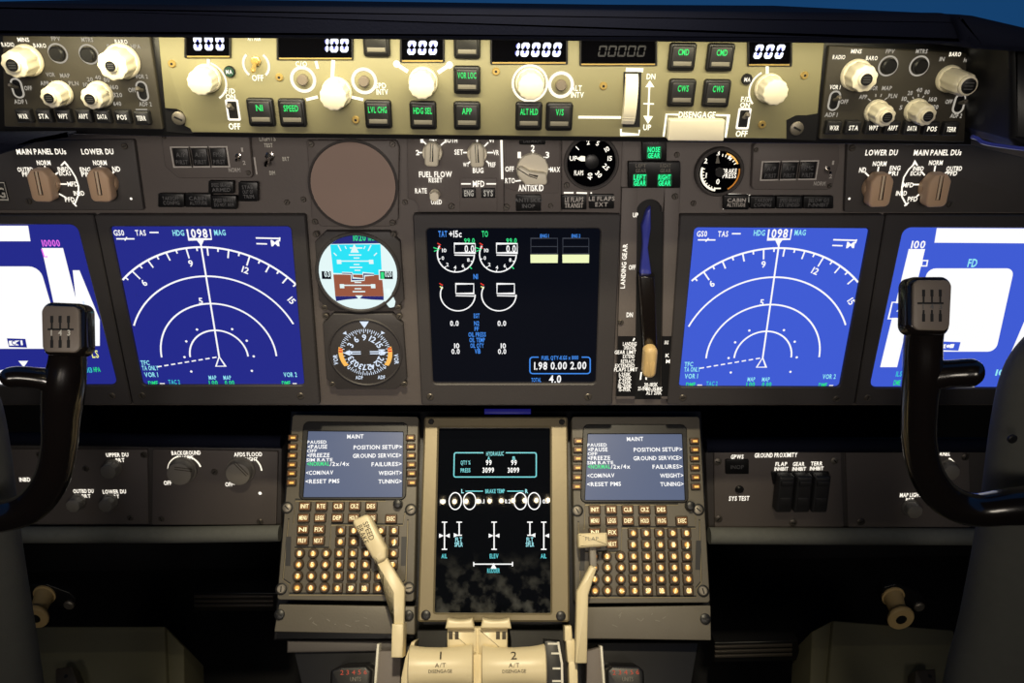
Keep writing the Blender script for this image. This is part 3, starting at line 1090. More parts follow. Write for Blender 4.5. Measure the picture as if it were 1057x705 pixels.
plate(RC, 'bezel', [(315, 145), (409, 145), (412, 152), (411, 226), (402, 234), (332, 234), (322, 225), (317, 152)], 3, 'panel_paint', -.006, .001, .001)
mb = MB()
x, y = RC.c(364.5, 191, .002)
mb.lathe(x, y, [(43.5 * KM, 0), (43.5 * KM, .0025), (42 * KM, .0035), (41 * KM, .0018), (40.8 * KM, .0018)], 'panel_dark', 64, top='cover_paint')
part('disc', mb, RC, label='plain brown disc')
for px, py in ((321, 149), (405, 149), (325, 229), (405, 230)):
    screw(RC, px, py, 3.2, .001)

AI = Mod('attitude_indicator', 'round standby horizon gauge lit turquoise over brown', 'gauge', MAIN, 370, 281)
chamfer_bezel(AI, 325, 239, 413, 321, 4, 11)
for px, py in ((326, 242), (406, 242), (335, 318), (411, 318)):
    screw(AI, px, py, 3.2, .001)
gx, gy = AI.c(370, 281)
gr = 39.5 * KM
mb = MB()
mb.loops(circ(gx, gy, gr * 1.09, 64), circ(gx, gy, gr, 64), .001, .0045, 'bezel_paint', .001)
part('rim', mb, AI)
mb = MB()
z = .0022
mb.flat(circ(gx, gy, gr, 64), z, 'att_white')


def inr(pts):
    """keep a polygon's points inside the gauge's circle"""
    out = []
    for a, b in pts:
        d = hypot(a - gx, b - gy)
        s = min(1, gr * .995 / d) if d else 1
        out.append((gx + (a - gx) * s, gy + (b - gy) * s))
    return out


def arcpx(a0, a1, k=14):
    return [(gx + gr * .995 * cos(R(a0 + (a1 - a0) * i / k)), gy + gr * .995 * sin(R(a0 + (a1 - a0) * i / k))) for i in range(k + 1)]


mb.flat(arcpx(52, 129), z + .0001, 'att_navy')
mb.flat(inr(AI.poly([(340.5, 251), (393, 251.5), (394.5, 283), (344.5, 281)])), z + .0002, 'att_sky')
mb.flat(inr(AI.poly([(344.5, 282.5), (394.5, 283), (396.5, 305), (346.5, 305)])), z + .0002, 'att_ground')
mb.flat(inr(AI.poly([(346.5, 305), (396.5, 305), (397, 309), (385, 308.5), (371, 307.2), (357, 308.5), (347.5, 310)])), z + .0003, 'att_navy')
AI.t(mb, '1020', 371, 245.5, 13, 6, 'sym_green', z + .0004)
AI.t(mb, 'HPA', 383, 247, 6, 3, 'sym_green', z + .0004)
for p, w in (([(350, 269.5), (384, 269.5)], 1.3), ([(353, 294.5), (386, 294.5)], 1.3), ([(360, 263.2), (373, 263.2)], 1.3), ([(361, 276), (374, 276)], 1.3), ([(364, 301), (377, 301)], 1.4), ([(365, 266.3), (371, 266.3)], 1.2),
             ([(365, 273), (371, 273)], 1.2), ([(366, 279), (372, 279)], 1.2), ([(366, 291.5), (373, 291.5)], 1.2), ([(366, 298), (373, 298)], 1.2), ([(349, 253), (352, 259)], 1.2), ([(383, 253), (380, 259)], 1.2),
             ([(344.5, 261), (347.5, 264)], 1.2), ([(389, 261), (386, 264)], 1.2), ([(356, 254), (357.5, 257)], 1), ([(377, 254), (375.5, 257)], 1), ([(361, 256), (374, 256)], 1.4)):
    AI.ln(mb, p, w, 'att_white', z + .0004)
for px, py in ((350.5, 269.5), (383.5, 269.5), (353.5, 294.5), (385.5, 294.5)):
    x, y = AI.c(px, py)
    mb.flat(rect(x, y, 4.5 * KM, 4.5 * KM), z + .0005, 'att_white')
mb.flat(AI.poly([(362, 260), (366, 251), (371, 260)]), z + .0005, 'att_white')
mb.flat(AI.poly([(367, 304), (375, 304), (371, 308)]), z + .0005, 'att_white')
for p in ([(353, 282), (363, 282.3), (363.5, 288.5), (375.5, 288.5), (375.5, 283), (386, 283.2)],):
    AI.ln(mb, p, 2.8, 'att_white', z + .0005)
    AI.ln(mb, p, 1.0, 'att_navy', z + .0006)
for x0, x1, tx, c in ((332.5, 342, '03', None), (392.5, 405.5, '020', 'sym_green')):
    mb.flat(inr(AI.poly([(x0 - 1.4, 277.5), (x1 + 1, 277.8), (x1 + 1.5, 288.4), (x0 - 1, 288)])), z + .0006, 'att_white')
    mb.flat(inr(AI.poly([(x0, 279), (x1, 279.2), (x1 + .4, 287.2), (x0 + .4, 287)])), z + .0007, 'scr_black')
    AI.t(mb, tx, (x0 + x1) / 2 + (1.8 if c else .4), 283, 6 if not c else 7, 5.5, 'att_white', z + .0009)
    if c:
        mb.flat(AI.poly([(393.4, 280), (396.6, 280), (397, 287), (393.8, 287)]), z + .0008, c)
part('dial_face', mb, AI)
mb = MB()
x, y = AI.c(404, 313)
mb.prism(rounded(AI.poly([(396, 300), (402, 298), (408, 312), (407, 317), (402, 318), (396, 310)], .004), .0022), .002, .004, 'att_white', .0005)
part('selector_tab', mb, AI)

RM = Mod('radio_compass', 'round compass gauge with white numbers and amber flags below the horizon gauge', 'gauge', MAIN, 377, 364)
chamfer_bezel(RM, 333, 324, 416, 402, 4, 11)
for px, py in ((336, 327), (412, 327), (343, 397), (417, 397)):
    screw(RM, px, py, 3.2, .001)
gx, gy = RM.c(377.5, 363)
gr = 37 * KM
mb = MB()
mb.loops(circ(gx, gy, gr * 1.06, 64), circ(gx, gy, gr, 64), .001, .004, 'bezel_paint', .001)
part('rim', mb, RM)
mb = MB()
mb.flat(circ(gx, gy, gr, 64), .0018, 'dial_blue_grey')
mb.flat(circ(gx, gy, gr * .735, 64), .0019, 'glass_black')
for i in range(72):
    a = 2 * pi * i / 72
    r0 = .60 if i % 2 == 0 else .655
    mb.stroke([(gx + gr * r0 * cos(a), gy + gr * r0 * sin(a)), (gx + gr * .73 * cos(a), gy + gr * .73 * sin(a))], .75 * KM, .0021, 'sym_pale')
for i, s in enumerate(('0', '3', '6', '9', '12', '15', '18', '21', '24', '27', '30', '33')):
    a = 180 - 30 * i
    mb.text(s, gx + gr * .47 * cos(R(a)), gy + gr * .47 * sin(R(a)), None, 6.4 * KM, .0021, 'sym_pale', 1, a - 90)
for sgn in (-1, 1):
    arc = [(gx + sgn * gr * r * cos(R(a)), gy + gr * r * sin(R(a))) for r, aa in ((.77, range(14, -38, -6)), (.645, range(-38, 15, 6))) for a in aa]
    mb.flat(arc, .0022, 'dial_amber')
    for b in (9, 3):
        mb.stroke([(gx + sgn * gr * .655 * cos(R(b)), gy + gr * .655 * sin(R(b))), (gx + sgn * gr * .76 * cos(R(b)), gy + gr * .76 * sin(R(b)))], 1.6 * KM, .0023, 'sym_red')
    mb.text('VOR', gx + sgn * gr * .87, gy - gr * .22, 12 * KM, 4.4 * KM, .0021, 'sym_pale', 1, -90 * sgn)
    mb.flat(circ(gx + sgn * gr * .53, gy - gr * .5, .9 * KM, 8), .0024, 'sym_pale')
    mb.flat([(gx + sgn * gr * .50, gy + gr * .67), (gx + sgn * gr * .60, gy + gr * .60), (gx + sgn * gr * .48, gy + gr * .56)], .0024, 'sym_pale')
mb.flat(RM.poly([(371.5, 331), (381, 331), (376.5, 338)]), .0024, 'sym_pale')
mb.text('ADF', gx - gr * .24, gy - gr * .80, 8 * KM, 4 * KM, .0021, 'sym_pale')
mb.text('ADF', gx + gr * .40, gy - gr * .80, 8 * KM, 4 * KM, .0021, 'sym_pale')
part('dial_face', mb, RM)
mb = MB()
for sgn in (-1, 1):
    for o in (-1.2, 1.2):
        mb.stroke([(gx + sgn * gr * .13, gy + o * KM), (gx + sgn * gr * .5, gy + o * KM)], 1.2 * KM, .0030, 'sym_pale')
    mb.flat([(gx + sgn * gr * .62, gy), (gx + sgn * gr * .44, gy + 3.4 * KM), (gx + sgn * gr * .44, gy - 3.4 * KM)][::sgn], .0031, 'sym_pale')
part('needle', mb, RM)

# ------------------------------------------------------------------ engine and autobrake panels
E1 = Mod('fuel_flow_panel', 'grey panel with two cream knobs and FUEL FLOW lettering above the engine display', 'control panel', MAIN, 468, 180)
plate(E1, 'faceplate', [(420, 135), (520, 135), (520, 219), (432, 219), (432, 213), (428, 207), (421, 205)], 1, 'panel_paint', -.006, 0, .0007)
plate(E1, 'mode_plate', [(474.5, 184), (513, 184), (513, 218.5), (474.5, 218.5)], 1, 'panel_paint', -.001, .0012, .0006)
selector(E1, 446.5, 157, -4, 'knob_cream', 10.5, 29, 15, .015)
selector(E1, 492.5, 158, 2, 'knob_cream', 10.5, 29, 15, .015)
o = fluted(E1, 449, 200, 5.2, .014, 'knob_cream', 'reset_knob', 1.0, 24, 6, .05)
for px, py, s in ((484, 199.5, 'ENG'), (504, 199.5, 'SYS')):
    c = MB()
    x, y = E1.c(px, py, .004)
    c.prism(rect(0, 0, 13.5 * KM, 9.5 * KM), 0, .004, 'button_black', .001)
    c.text(s, 0, 0, 9 * KM, 5.6 * KM, .0042, 'lit_pale')
    part('push_button', c, E1, (x, y, 0))
for px, py in ((466, 213), (523, 214)):
    screw(E1, px, py, 3.4, 0)
mb = MB()
for s, px, py, w, h in (('FUEL FLOW', 449.5, 180, 34, 5.6), ('RESET', 449.5, 186, 14, 4.4), ('RATE', 434.5, 197, 12, 5), ('USED', 450.5, 208.5, 11, 4.6), ('BOTH', 465.5, 145, 13, 4.4), ('1', 435.5, 145, 3, 4.5), ('2', 431, 157.5, 3.5, 5), ('AUTO', 447, 143, 8, 4),
                        ('SET', 473.5, 157, 9, 5), ('V1', 507, 145, 5, 4), ('VR', 512, 157.5, 6, 5), ('WT', 481, 170, 6, 4), ('VREF', 507.5, 170, 8, 4.6), ('BUG', 493.5, 176, 11, 5), ('MFD', 494, 189.8, 12, 6)):
    E1.t(mb, s, px, py, w, h, 'lit_white', .0016)
for p in ([(432, 157.5), (438, 157.5)], [(437, 146), (441, 150)], [(447.5, 144), (447.5, 148)], [(459, 146.5), (455, 150)], [(478, 157.5), (483, 157.5)], [(492.5, 143), (492.5, 148)], [(504, 147), (500, 151)], [(503, 157.5), (509, 157.5)], [(502, 166), (505, 169)],
          [(483, 169), (486, 166)], [(476, 189.8), (486, 189.8)], [(502, 189.8), (512, 189.8)]):
    E1.ln(mb, p, 1.4, 'lit_white', .0016)
E1.ln(mb, [(517.5, 142), (518.5, 185)], 2.4, 'lit_white', .0016)
part('lettering', mb, E1)

E2 = Mod('autobrake_panel', 'grey panel with one large cream autobrake knob pointing at OFF', 'control panel', MAIN, 550, 178)
plate(E2, 'faceplate', [(520, 135), (579, 135), (579, 219), (521, 219)], 1, 'panel_paint', -.006, 0, .0007)
plate(E2, 'switch_plate', [(522, 146), (578, 146), (577, 199.5), (541, 199.5), (522, 194)], 1, 'panel_paint', -.001, .0010, .0006)
mb = MB()
x, y = E2.c(549.5, 174)
mb.lathe(0, 0, [(15.5 * KM, 0), (15.5 * KM, .004), (14.6 * KM, .006)], 'knob_cream', 44)
mb.prism(rounded([(a * KM, b * KM) for a, b in ((-14, 6), (-3, 0), (13, -2), (14, -13), (-7, -13), (-15, -3))], .003), .004, .015, 'knob_cream', .0016)
o = part('selector_knob', mb, E2, (x, y, 0))
mb = MB()
mb.stroke([(-15 * KM, 3 * KM), (-4 * KM, -4 * KM), (3.5 * KM, -6.5 * KM), (4.5 * KM, -4.5 * KM), (-4 * KM, -2.4 * KM)], 1.0 * KM, .0153, 'label_ink')
part('pointer_line', mb, o)
annunciator(E2, 545.5, 209.5, 26, 17, ['ANTI SKID', 'INOP'], 'dim_ink', name='caption_light', tw=None, bh=3.8, gap=6)
annunciator(E2, 549.5, 145.5, 27, 8, ['DISARM'], 'dim_ink', name='caption_light', bh=3.4)
screw(E2, 568.5, 212.5, 2.6, 0)
mb = MB()
for s, px, py, w, h in (('OFF', 526, 174.5, 9, 5), ('RTO', 526.5, 186.5, 10, 5), ('1', 536, 160, 3.4, 6), ('2', 550, 153, 4, 6), ('3', 565, 160, 4, 6), ('MAX', 573, 175, 10, 5), ('ANTISKID', 548, 194, 26, 6.4)):
    E2.t(mb, s, px, py, w, h, 'lit_white', .0016)
for p in ([(533, 174), (536, 175.5)], [(532, 187), (540, 186)], [(537, 162), (541, 166)], [(550.2, 156), (550.2, 161)], [(562, 162), (558.5, 166)], [(565, 174.5), (569, 174.7)]):
    E2.ln(mb, p, 1.4, 'lit_white', .0016)
part('lettering', mb, E2)

E3 = Mod('flap_gauge_panel', 'panel with the round black flap gauge, its needle pointing at UP', 'gauge', MAIN, 611, 178)
plate(E3, 'faceplate', [(580, 135), (643, 135), (640, 220), (580, 219)], 1, 'panel_paint', -.006, 0, .0007)
gx, gy = E3.c(610.5, 168, .002)
gr = 23.5 * KM
mb = MB()
mb.loops(circ(gx, gy, gr * 1.14, 48), circ(gx, gy, gr, 48), 0, .004, 'panel_dark', .0014)
part('rim', mb, E3)
mb = MB()
mb.flat(circ(gx, gy, gr, 48), .001, 'glass_black')
for s, px, py, rot in (('UP', 592, 163.5, 0), ('1', 596, 153, 45), ('2', 607, 147, 10), ('5', 617, 148, -20), ('10', 626.5, 154, 30), ('15', 629.5, 163.5, 0), ('25', 625.5, 172.5, -45), ('30', 618, 180, -45), ('40', 609, 182, 90), ('FLAPS', 597.5, 178.5, 0)):
    E3.t(mb, s, px, py, 9.5 if s == 'FLAPS' else None, 4.6, 'lit_white', .0014, 1, rot)
part('dial_face', mb, E3)
mb = MB()
mb.lathe(gx + .0005, gy + .0008, [(6.8 * KM, .001), (6.8 * KM, .0028), (6 * KM, .0032)], 'black_plastic', 28)
mb.flat(E3.poly([(595, 164), (600, 161), (604, 161.5), (604, 166.5), (600, 166.5)], .003), .0026, 'lit_warm')
part('needle', mb, E3)
screw(E3, 585, 191.5, 3.2, 0)
annunciator(E3, 592.5, 209, 26, 15, ['LE FLAPS', 'TRANSIT'], 'grey_ink', name='caption_light', tw=19, bh=4.6, gap=6)
annunciator(E3, 621, 208, 26, 15, ['LE FLAPS', 'EXT'], 'grey_ink', name='caption_light', tw=None, bh=4.2, gap=6)
mb = MB()
for p in ([(582, 199), (592, 199)], [(595, 199), (606, 199.4)], [(609.5, 199.2), (611, 199.2)]):
    E3.ln(mb, p, 1.6, 'lit_white')
part('lettering', mb, E3)

# ------------------------------------------------------------------ landing gear panel
GP = Mod('gear_slot_console', 'narrow grey panel with a long slot and green gear lights right of the engine display', 'control panel', MAIN, 668, 300)
ou = rounded(GP.poly([(642, 194), (702, 194), (694, 412), (636, 412)]), .002, 9)
sl = rounded(GP.poly([(658, 206), (686, 206), (682, 410), (655, 410)]), [.0135, .0135, .003, .003], 9)
# the plate is a frame round the slot
def resample(poly, n=96):
    poly = ccw(poly)
    c = V((sum(p[0] for p in poly) / len(poly), sum(p[1] for p in poly) / len(poly)))
    return poly, c


slx0, slx1 = 657, 684
mbp = MB()
L0 = GP.poly([(642, 194), (658, 194), (655.5, 412), (636, 412)])
R0 = GP.poly([(686, 194), (702, 194), (694, 412), (682.5, 412)])
mbp.prism(L0, -.006, 0, 'panel_paint', .0006)
mbp.prism(R0, -.006, 0, 'panel_paint', .0006)
xa, ya = GP.c(658, 194)
xb, yb = GP.c(686, 194)
xc = (xa + xb) / 2
rw = (xb - xa) / 2 * .98
ys = GP.c(672, 219)[1]
for sgn in (-1, 1):
    top = [(xc + sgn * rw * sin(R(a)), ys + rw * cos(R(a))) for a in range(0, 91, 10)]
    e = xb if sgn > 0 else xa
    pl_ = [(xc, ya)] + top + [(e, ys), (e, ya)]
    mbp.prism(pl_, -.006, -.0002, 'panel_paint')
part('faceplate', mbp, GP)
mb = MB()
mb.prism(GP.poly([(656, 200), (687, 200), (684, 412), (654, 412)], -.0055), -.02, -.0055, 'slot_black')
part('slot', mb, GP)
annunciator(GP, 675.5, 156, 25.5, 20, ['NOSE', 'GEAR', 'NOSE', 'GEAR'], ['dim_ink', 'dim_ink', 'dim_ink', 'dim_ink'], name='gear_light_lens', bh=.01, gap=5)
annunciator(GP, 675.5, 180.5, 54, 27, ['', ''], 'dim_ink', name='gear_light_lens')
mb = MB()
for px, py, s in ((675, 154.5, 'NOSE'), (660.5, 183, 'LEFT'), (686, 183, 'RIGHT')):
    for j, q in enumerate((s, 'GEAR')):
        yy = py + j * 6
        x, y = GP.c(px, yy, .0034)
        mb.flat(rounded(rect(x, y, 14 * KM, 6.6 * KM), .0012), .0034, 'gear_halo')
        GP.t(mb, q, px, yy, 12.5, 5, 'lit_gear', .0037)
        if s != 'NOSE':
            GP.t(mb, q, px + 1, py - 12 + j * 5.2, 11, 3.6, 'grey_bar', .0036)
    if s == 'NOSE':
        GP.t(mb, 'GEAR', px, py - 7.5, 11, 3.2, 'dim_ink', .0036)
part('gear_lights', mb, GP, label='green lit gear captions')
for q in ([(638, 347), (656.6, 347), (655.6, 409), (636, 409)], [(683, 347), (696, 347), (694.6, 409), (682.4, 409)]):
    mb = MB()
    mb.prism(GP.poly(q, .0002), -.0005, .0002, 'black_plastic')
    part('placard', mb, GP)
screw(GP, 697, 203, 3.4, 0)
screw(GP, 641, 333, 3, 0)
mb = MB()
for s, px, py, w, h, rot in (('UP', 656, 222, 5.5, 4.4, 0), ('OFF', 652.5, 276, 7, 4.6, 0), ('DN', 650, 325, 6.5, 4.6, 0), ('LANDING GEAR', 644, 275, 48, 4.2, 90)):
    GP.t(mb, s, px, py, w, h, 'lit_white', .0004, 1, rot)
rows = [('LANDING', 650, 355, 14), ('GEAR LIMIT', 645.5, 363.5, 22), ('OPERATING', 650, 359, 12), ('EXTEND', 649, 368, 12), ('RETRACT', 648, 373, 14), ('EXTENDED', 645, 377.5, 20), ('FLAPS LIMIT', 646, 381.5, 24), ('1-250K', 645, 386.5, 12),
        ('2-250K', 645.5, 390.5, 13), ('5-250K', 645, 394.5, 13), ('10-210K', 645, 398.5, 14), ('15-195K', 645, 402, 12), ('25-190K', 664, 401, 11), ('30-185K', 672, 397, 14), ('40-158K', 675, 401.5, 18), ('ALT 230K', 675, 405.5, 16),
        ('IAS', 688, 353.5, 4, ), ('K', 689, 367, 4), ('M', 689.5, 373, 4)]
for s, px, py, w in rows:
    GP.t(mb, s, px, py, w, 3.6, 'lit_white', .0005)
for p in ([(655, 349), (653.5, 352)], [(662, 384), (661, 392)], [(667, 384), (667, 392)]):
    GP.ln(mb, p, 1.6, 'lit_white')
part('lettering', mb, GP)
GL = Mod('landing_gear_lever', 'black gear lever hanging down its slot with a worn cream wheel-shaped knob', 'lever', MAIN, 671, 375)
mb = MB()
mb.prism(GL.poly([(660, 285), (676, 285), (679, 366), (665, 366)], .012), .000, .012, 'gloss_black', .002)
mb.prism(GL.poly([(668, 218), (672, 214), (672, 236), (669, 256), (673, 286), (661, 286), (664, 254), (663, 234)], .004), -.005, .004, 'baked_blue_sheen', .0012)  # upper arm coloured blue to stand for the reflection on it
part('arm', mb, GL)
mb = MB()
px0, py0 = GL.c(671.5, 375, .022)
mb.prism(rounded(rect(px0, py0, 14 * KM, 36 * KM), 6.5 * KM, 7), .010, .024, 'ivory_old', .004)
for o in (-4, 0, 4):
    mb.prism(rect(px0 + o * KM * .9, py0 - 6 * KM, 1.0 * KM, 16 * KM), .0235, .0246, 'ivory_old', .0003)
part('wheel_knob', mb, GL, label='worn cream wheel-shaped knob')

# ------------------------------------------------------------------ brake pressure gauge
BG = Mod('brake_pressure_gauge', 'round gauge with amber lit scale right of the green gear lights', 'gauge', MAIN, 743, 177)
gx, gy = BG.c(742.5, 177.5)
gr = 21 * KM
mb = MB()
mb.loops(circ(gx, gy, gr * 1.13, 48), circ(gx, gy, gr * .98, 48), -.006, .004, 'panel_dark', .0016)
part('rim', mb, BG)
mb = MB()
mb.flat(circ(gx, gy, gr, 48), .001, 'glass_black')
mb.ring(gx, gy, gr * .80, gr * .90, .0014, 'lit_warm', 30, 165, 262)
mb.ring(gx, gy, gr * .84, gr * .92, .0014, 'dial_amber', 14, 25, 75)
mb.ring(gx, gy, gr * .88, gr * .95, .0014, 'lit_amber_dim', 20, -60, 10)
for i in range(9):
    a = R(168 + i * 11.2)
    mb.stroke([(gx + gr * .72 * cos(a), gy + gr * .72 * sin(a)), (gx + gr * .84 * cos(a), gy + gr * .84 * sin(a))], .9 * KM, .0015, 'lit_warm')
for i in range(6):
    a = R(30 + i * 11.2)
    mb.stroke([(gx + gr * .72 * cos(a), gy + gr * .72 * sin(a)), (gx + gr * .84 * cos(a), gy + gr * .84 * sin(a))], .9 * KM, .0015, 'lit_warm')
for s, px, py in (('0', 741, 187.5), ('1', 729, 181), ('2', 728.5, 166), ('3', 741.5, 158), ('4', 753, 163)):
    BG.t(mb, s, px, py, None, 5, 'lit_white', .0016)
BG.t(mb, 'BRAKE', 753.5, 176.5, 14, 4.4, 'lit_white', .0016)
BG.t(mb, 'PRESS', 753, 181.5, 14, 4.4, 'lit_white', .0016)
BG.ln(mb, [(738, 194.5), (744, 194.5)], 1.2, 'lit_warm', .0016)
part('dial_face', mb, BG)
mb = MB()
mb.flat(BG.poly([(741, 158), (743, 168.5), (738.6, 168.5)], .003), .003, 'grey_bar')
mb.lathe(gx, gy, [(4.5 * KM, .001), (4.5 * KM, .003)], 'black_plastic', 24)
part('needle', mb, BG)
# ================================================================== display screens
def display(name, label, outer, scr, mat, r=5, plane=MAIN, bez='bezel_paint', n1=0.003, rb=0.0012, screws=(), cat='screen', zs=-0.001, zb=-.006):
    cx = sum(p[0] for p in scr) / 4
    cy = sum(p[1] for p in scr) / 4
    M = Mod(name, label, cat, plane, cx, cy)
    k = M.sc(cx, cy)[0]
    mb = MB()
    mb.loops(rounded(M.poly(outer, n1), .003, 5), rounded(M.poly(scr, n1), r * k, 5), zb, n1, bez, rb)
    part('bezel', mb, M)
    mb = MB()
    mb.flat(inset(rounded(M.poly(scr, n1), r * k, 5), -.0008), zs, mat)
    s = part('screen', mb, M)
    for px, py in screws:
        screw(M, px, py, 3.8, n1 - .0006)
    return M, s


def nav(label, outer, scr, tip, mat, apx, screws):
    M, s = display('navigation_display', label, outer, scr, mat, 4, screws=screws)
    mb = MB()
    z = -.0007
    tx, ty = M.c(*tip)
    (ax, ay), (bx, by), (cx, cy), (dx, dy) = M.poly(scr, -.001)
    W = (bx - ax) * .5 + (cx - dx) * .5
    k = W / 172.0

    def q(a, b):
        return ((ax + (bx - ax) * a) * (1 - b) + (dx + (cx - dx) * a) * b, (ay + (by - ay) * a) * (1 - b) + (dy + (cy - dy) * a) * b)

    def clip(pts):
        return [p for p in pts if ax + .0015 < p[0] < bx - .0012]
    for rr, a0, a1 in ((.174, 0, 180), (.345, 0, 180), (.515, 24, 156)):
        mb.stroke([(tx + W * rr * cos(R(a0 + (a1 - a0) * i / 44)), ty + W * rr * sin(R(a0 + (a1 - a0) * i / 44))) for i in range(45)], 1.7 * k, z, 'sym_white')
    ro = .690
    mb.stroke(clip([(tx + W * ro * cos(R(40 + i)), ty + W * ro * sin(R(40 + i))) for i in range(101)]), 1.9 * k, z, 'sym_white')
    for d in range(30, 165, 5):
        a = 97 - d + 90.0
        lng = d % 10 == 0
        p = [(tx + W * r * cos(R(a)), ty + W * r * sin(R(a))) for r in (ro, ro - (.062 if d % 30 == 0 else .05 if lng else .022))]
        if len(clip(p)) == 2:
            mb.stroke(p, 1.5 * k, z, 'sym_white')
        if d % 30 == 0:
            x, y = tx + W * (ro - .092) * cos(R(a)), ty + W * (ro - .092) * sin(R(a))
            if ax + .004 < x < bx - .004:
                mb.text(str(d // 10), x, y, None, 6.4 * k, z, 'sym_white', 1, a - 90)
    for a in (0, 30, 60, 120, 150, 180, -28, -152):
        mb.flat(circ(tx + W * .208 * cos(R(a)), ty + W * .208 * sin(R(a)), 1.3 * k, 8), z, 'sym_white')
    mb.stroke([(tx, ty), (tx + (q(.5, 0)[0] - q(.5, .8)[0]) * .2, ty + W * .725)], 1.7 * k, z, 'sym_white')
    mb.stroke([(tx, ty - 0 * k), (tx - 5 * k, ty - 11 * k), (tx + 5 * k, ty - 11 * k)], 1.4 * k, z, 'sym_white', True)
    hx = apx
    x, y = M.c(hx, 242)
    mb.stroke([(x - 11 * k, y + 5 * k), (x - 11 * k, y - 5 * k), (x + 11 * k, y - 5 * k), (x + 11 * k, y + 5 * k)], 1.6 * k, z, 'sym_white')
    mb.text('098', x, y + .8 * k, 16 * k, 8.4 * k, z, 'sym_white')
    mb.flat([(x - 3.5 * k, y - 6 * k), (x + 3.5 * k, y - 6 * k), (x, y - 12 * k)], z, 'sym_white')
    mb.text('HDG', x - 20 * k, y + 1.5 * k, 11 * k, 5.4 * k, z, 'sym_cyan')
    mb.text('MAG', x + 20 * k, y + 1.5 * k, 11 * k, 5.4 * k, z, 'sym_cyan')
    for a, b, s_, w, h, m in ((.045, .035, 'GS0', 10, 5.4, 'sym_white'), (.165, .035, 'TAS', 10, 5.4, 'sym_white'), (.045, .845, 'TFC', 9, 5, 'sym_cyan'), (.07, .88, 'TA ONLY', 17, 5, 'sym_cyan'), (.068, .925, 'VOR 1', 14, 5.2, 'sym_cyan'),
                              (.07, .982, 'DME', 10, 4.6, 'sym_green'), (.20, .975, 'TAC 2', 12, 5, 'sym_teal'), (.44, .945, 'MAP', 8, 4.6, 'sym_cyan'), (.53, .945, 'MAP', 8, 4.6, 'sym_cyan'), (.44, .98, '1.00', 9, 5, 'sym_green'), (.54, .98, '0.00', 10, 5, 'sym_green'),
                              (.92, .925, 'VOR 2', 14, 5.2, 'sym_cyan'), (.89, .982, 'DME', 9, 4.6, 'sym_green'), (.905, .095, 'M', 8, 6, 'sym_white'), (.44, .445, '5', 4, 6.4, 'sym_white')):
        x, y = q(a, b)
        mb.text(s_, x, y, w * k, h * k, z, m)
    for a, b, c, d, w in ((.215, .033, .265, .033, 1.4), (.025, .07, .125, .07, 1.4), (.07, .08, .085, .06, 1.2), (.80, .065, .935, .068, 1.5), (.935, .062, .93, .085, 1.4), (.80, .098, .86, .10, 1.4), (.11, .985, .14, .985, 1.0), (.93, .985, .955, .985, 1.0)):
        mb.stroke([q(a, b), q(c, d)], w * k, z, 'sym_white')
    p0, p1 = q(.115, .872), (tx, ty)
    for i in range(9):
        a, b = i / 9, (i + .62) / 9
        mb.stroke([(p0[0] + (p1[0] - p0[0]) * a, p0[1] + (p1[1] - p0[1]) * a), (p0[0] + (p1[0] - p0[0]) * b, p0[1] + (p1[1] - p0[1]) * b)], 1.4 * k, z, 'sym_white')
    part('map_symbols', mb, s)
    return M


nav('deep blue compass arc screen left of the round gauges, darker than its twin', [(97, 222), (315, 222), (330, 418), (137, 418)], [(113, 234), (300, 234), (314, 398), (147, 398)], (226, 368.5), 'scr_blue', 205.5,
    ((146, 408.5), (310, 409)))
nav('brighter blue compass arc screen right of the gear lever', [(702, 222), (914, 222), (882, 418), (689, 418)], [(717, 235), (898, 236), (867, 400), (701, 399.5)], (787.5, 369.5), 'scr_blue_bright', 805,
    ((705, 411), (864, 412)))

# flight displays, mostly behind the yokes
M, s = display('flight_display', 'blue and white flight screen at the left edge, its magenta figures beside the yoke', [(-125, 222), (96, 222), (136, 418), (-66, 418)], [(-108, 232), (79, 232), (121, 398), (-52, 398)], 'scr_blue', 8, screws=((115, 409),))
mb = MB()
z = -.0007
for p in ([(-60, 233), (29, 233), (31.5, 249), (-60, 249)], [(43, 256), (65, 256), (92, 362), (66, 362)], [(75, 279), (82, 279), (103, 330), (103, 357), (94.5, 357), (78.5, 311)]):
    mb.flat(M.poly(p, z), z, 'sym_white')
mb.flat(rounded(M.poly([(-62, 275), (41, 275), (66, 360), (-40, 360)], z), [.003, .003, .012, .003]), z, 'sym_white')
x, y = M.c(18, 420)
mb.flat(rounded(M.poly([(-34, 397.5), (-12, 385), (8, 380.5), (28, 380), (47, 385), (62, 397.5)], z), .004), z, 'sym_white')
mb.flat(M.poly([(19, 372.5), (29, 372.5), (24.5, 379)], z), z + .0001, 'sym_white')
M.ln(mb, [(8, 350.5), (26, 350.5), (27, 357.5), (9.5, 357.5)], 1.6, 'scr_blue', z + .0002, True)
mb.flat(M.poly([(23, 351), (26, 351), (27, 357), (24, 357)], z), z + .0002, 'scr_blue')
M.t(mb, 'C', 14, 354, 4, 4.6, 'scr_blue', z + .0002)
mb.flat(M.poly([(16, 354), (21, 351), (22, 357.5)], z), z + .0003, 'scr_blue')
M.t(mb, '10000', 52.5, 251, 18.5, 6.5, 'sym_magenta', z + .0001)
M.ln(mb, [(43, 257), (45.5, 265), (49, 265)], 1.4, 'sym_magenta', z + .0002)
M.t(mb, 'LS', 98, 365.5, 7, 7.5, 'sym_yellow', z + .0001)
M.t(mb, '1013', 91, 382, 8, 5, 'sym_teal', z + .0001)
M.t(mb, 'HPA', 100, 381.5, 7, 4.6, 'sym_green', z + .0001)
M.ln(mb, [(86, 311), (90, 330), (93, 345)], 1.8, 'sym_pale', z + .0001)
part('flight_symbols', mb, s)

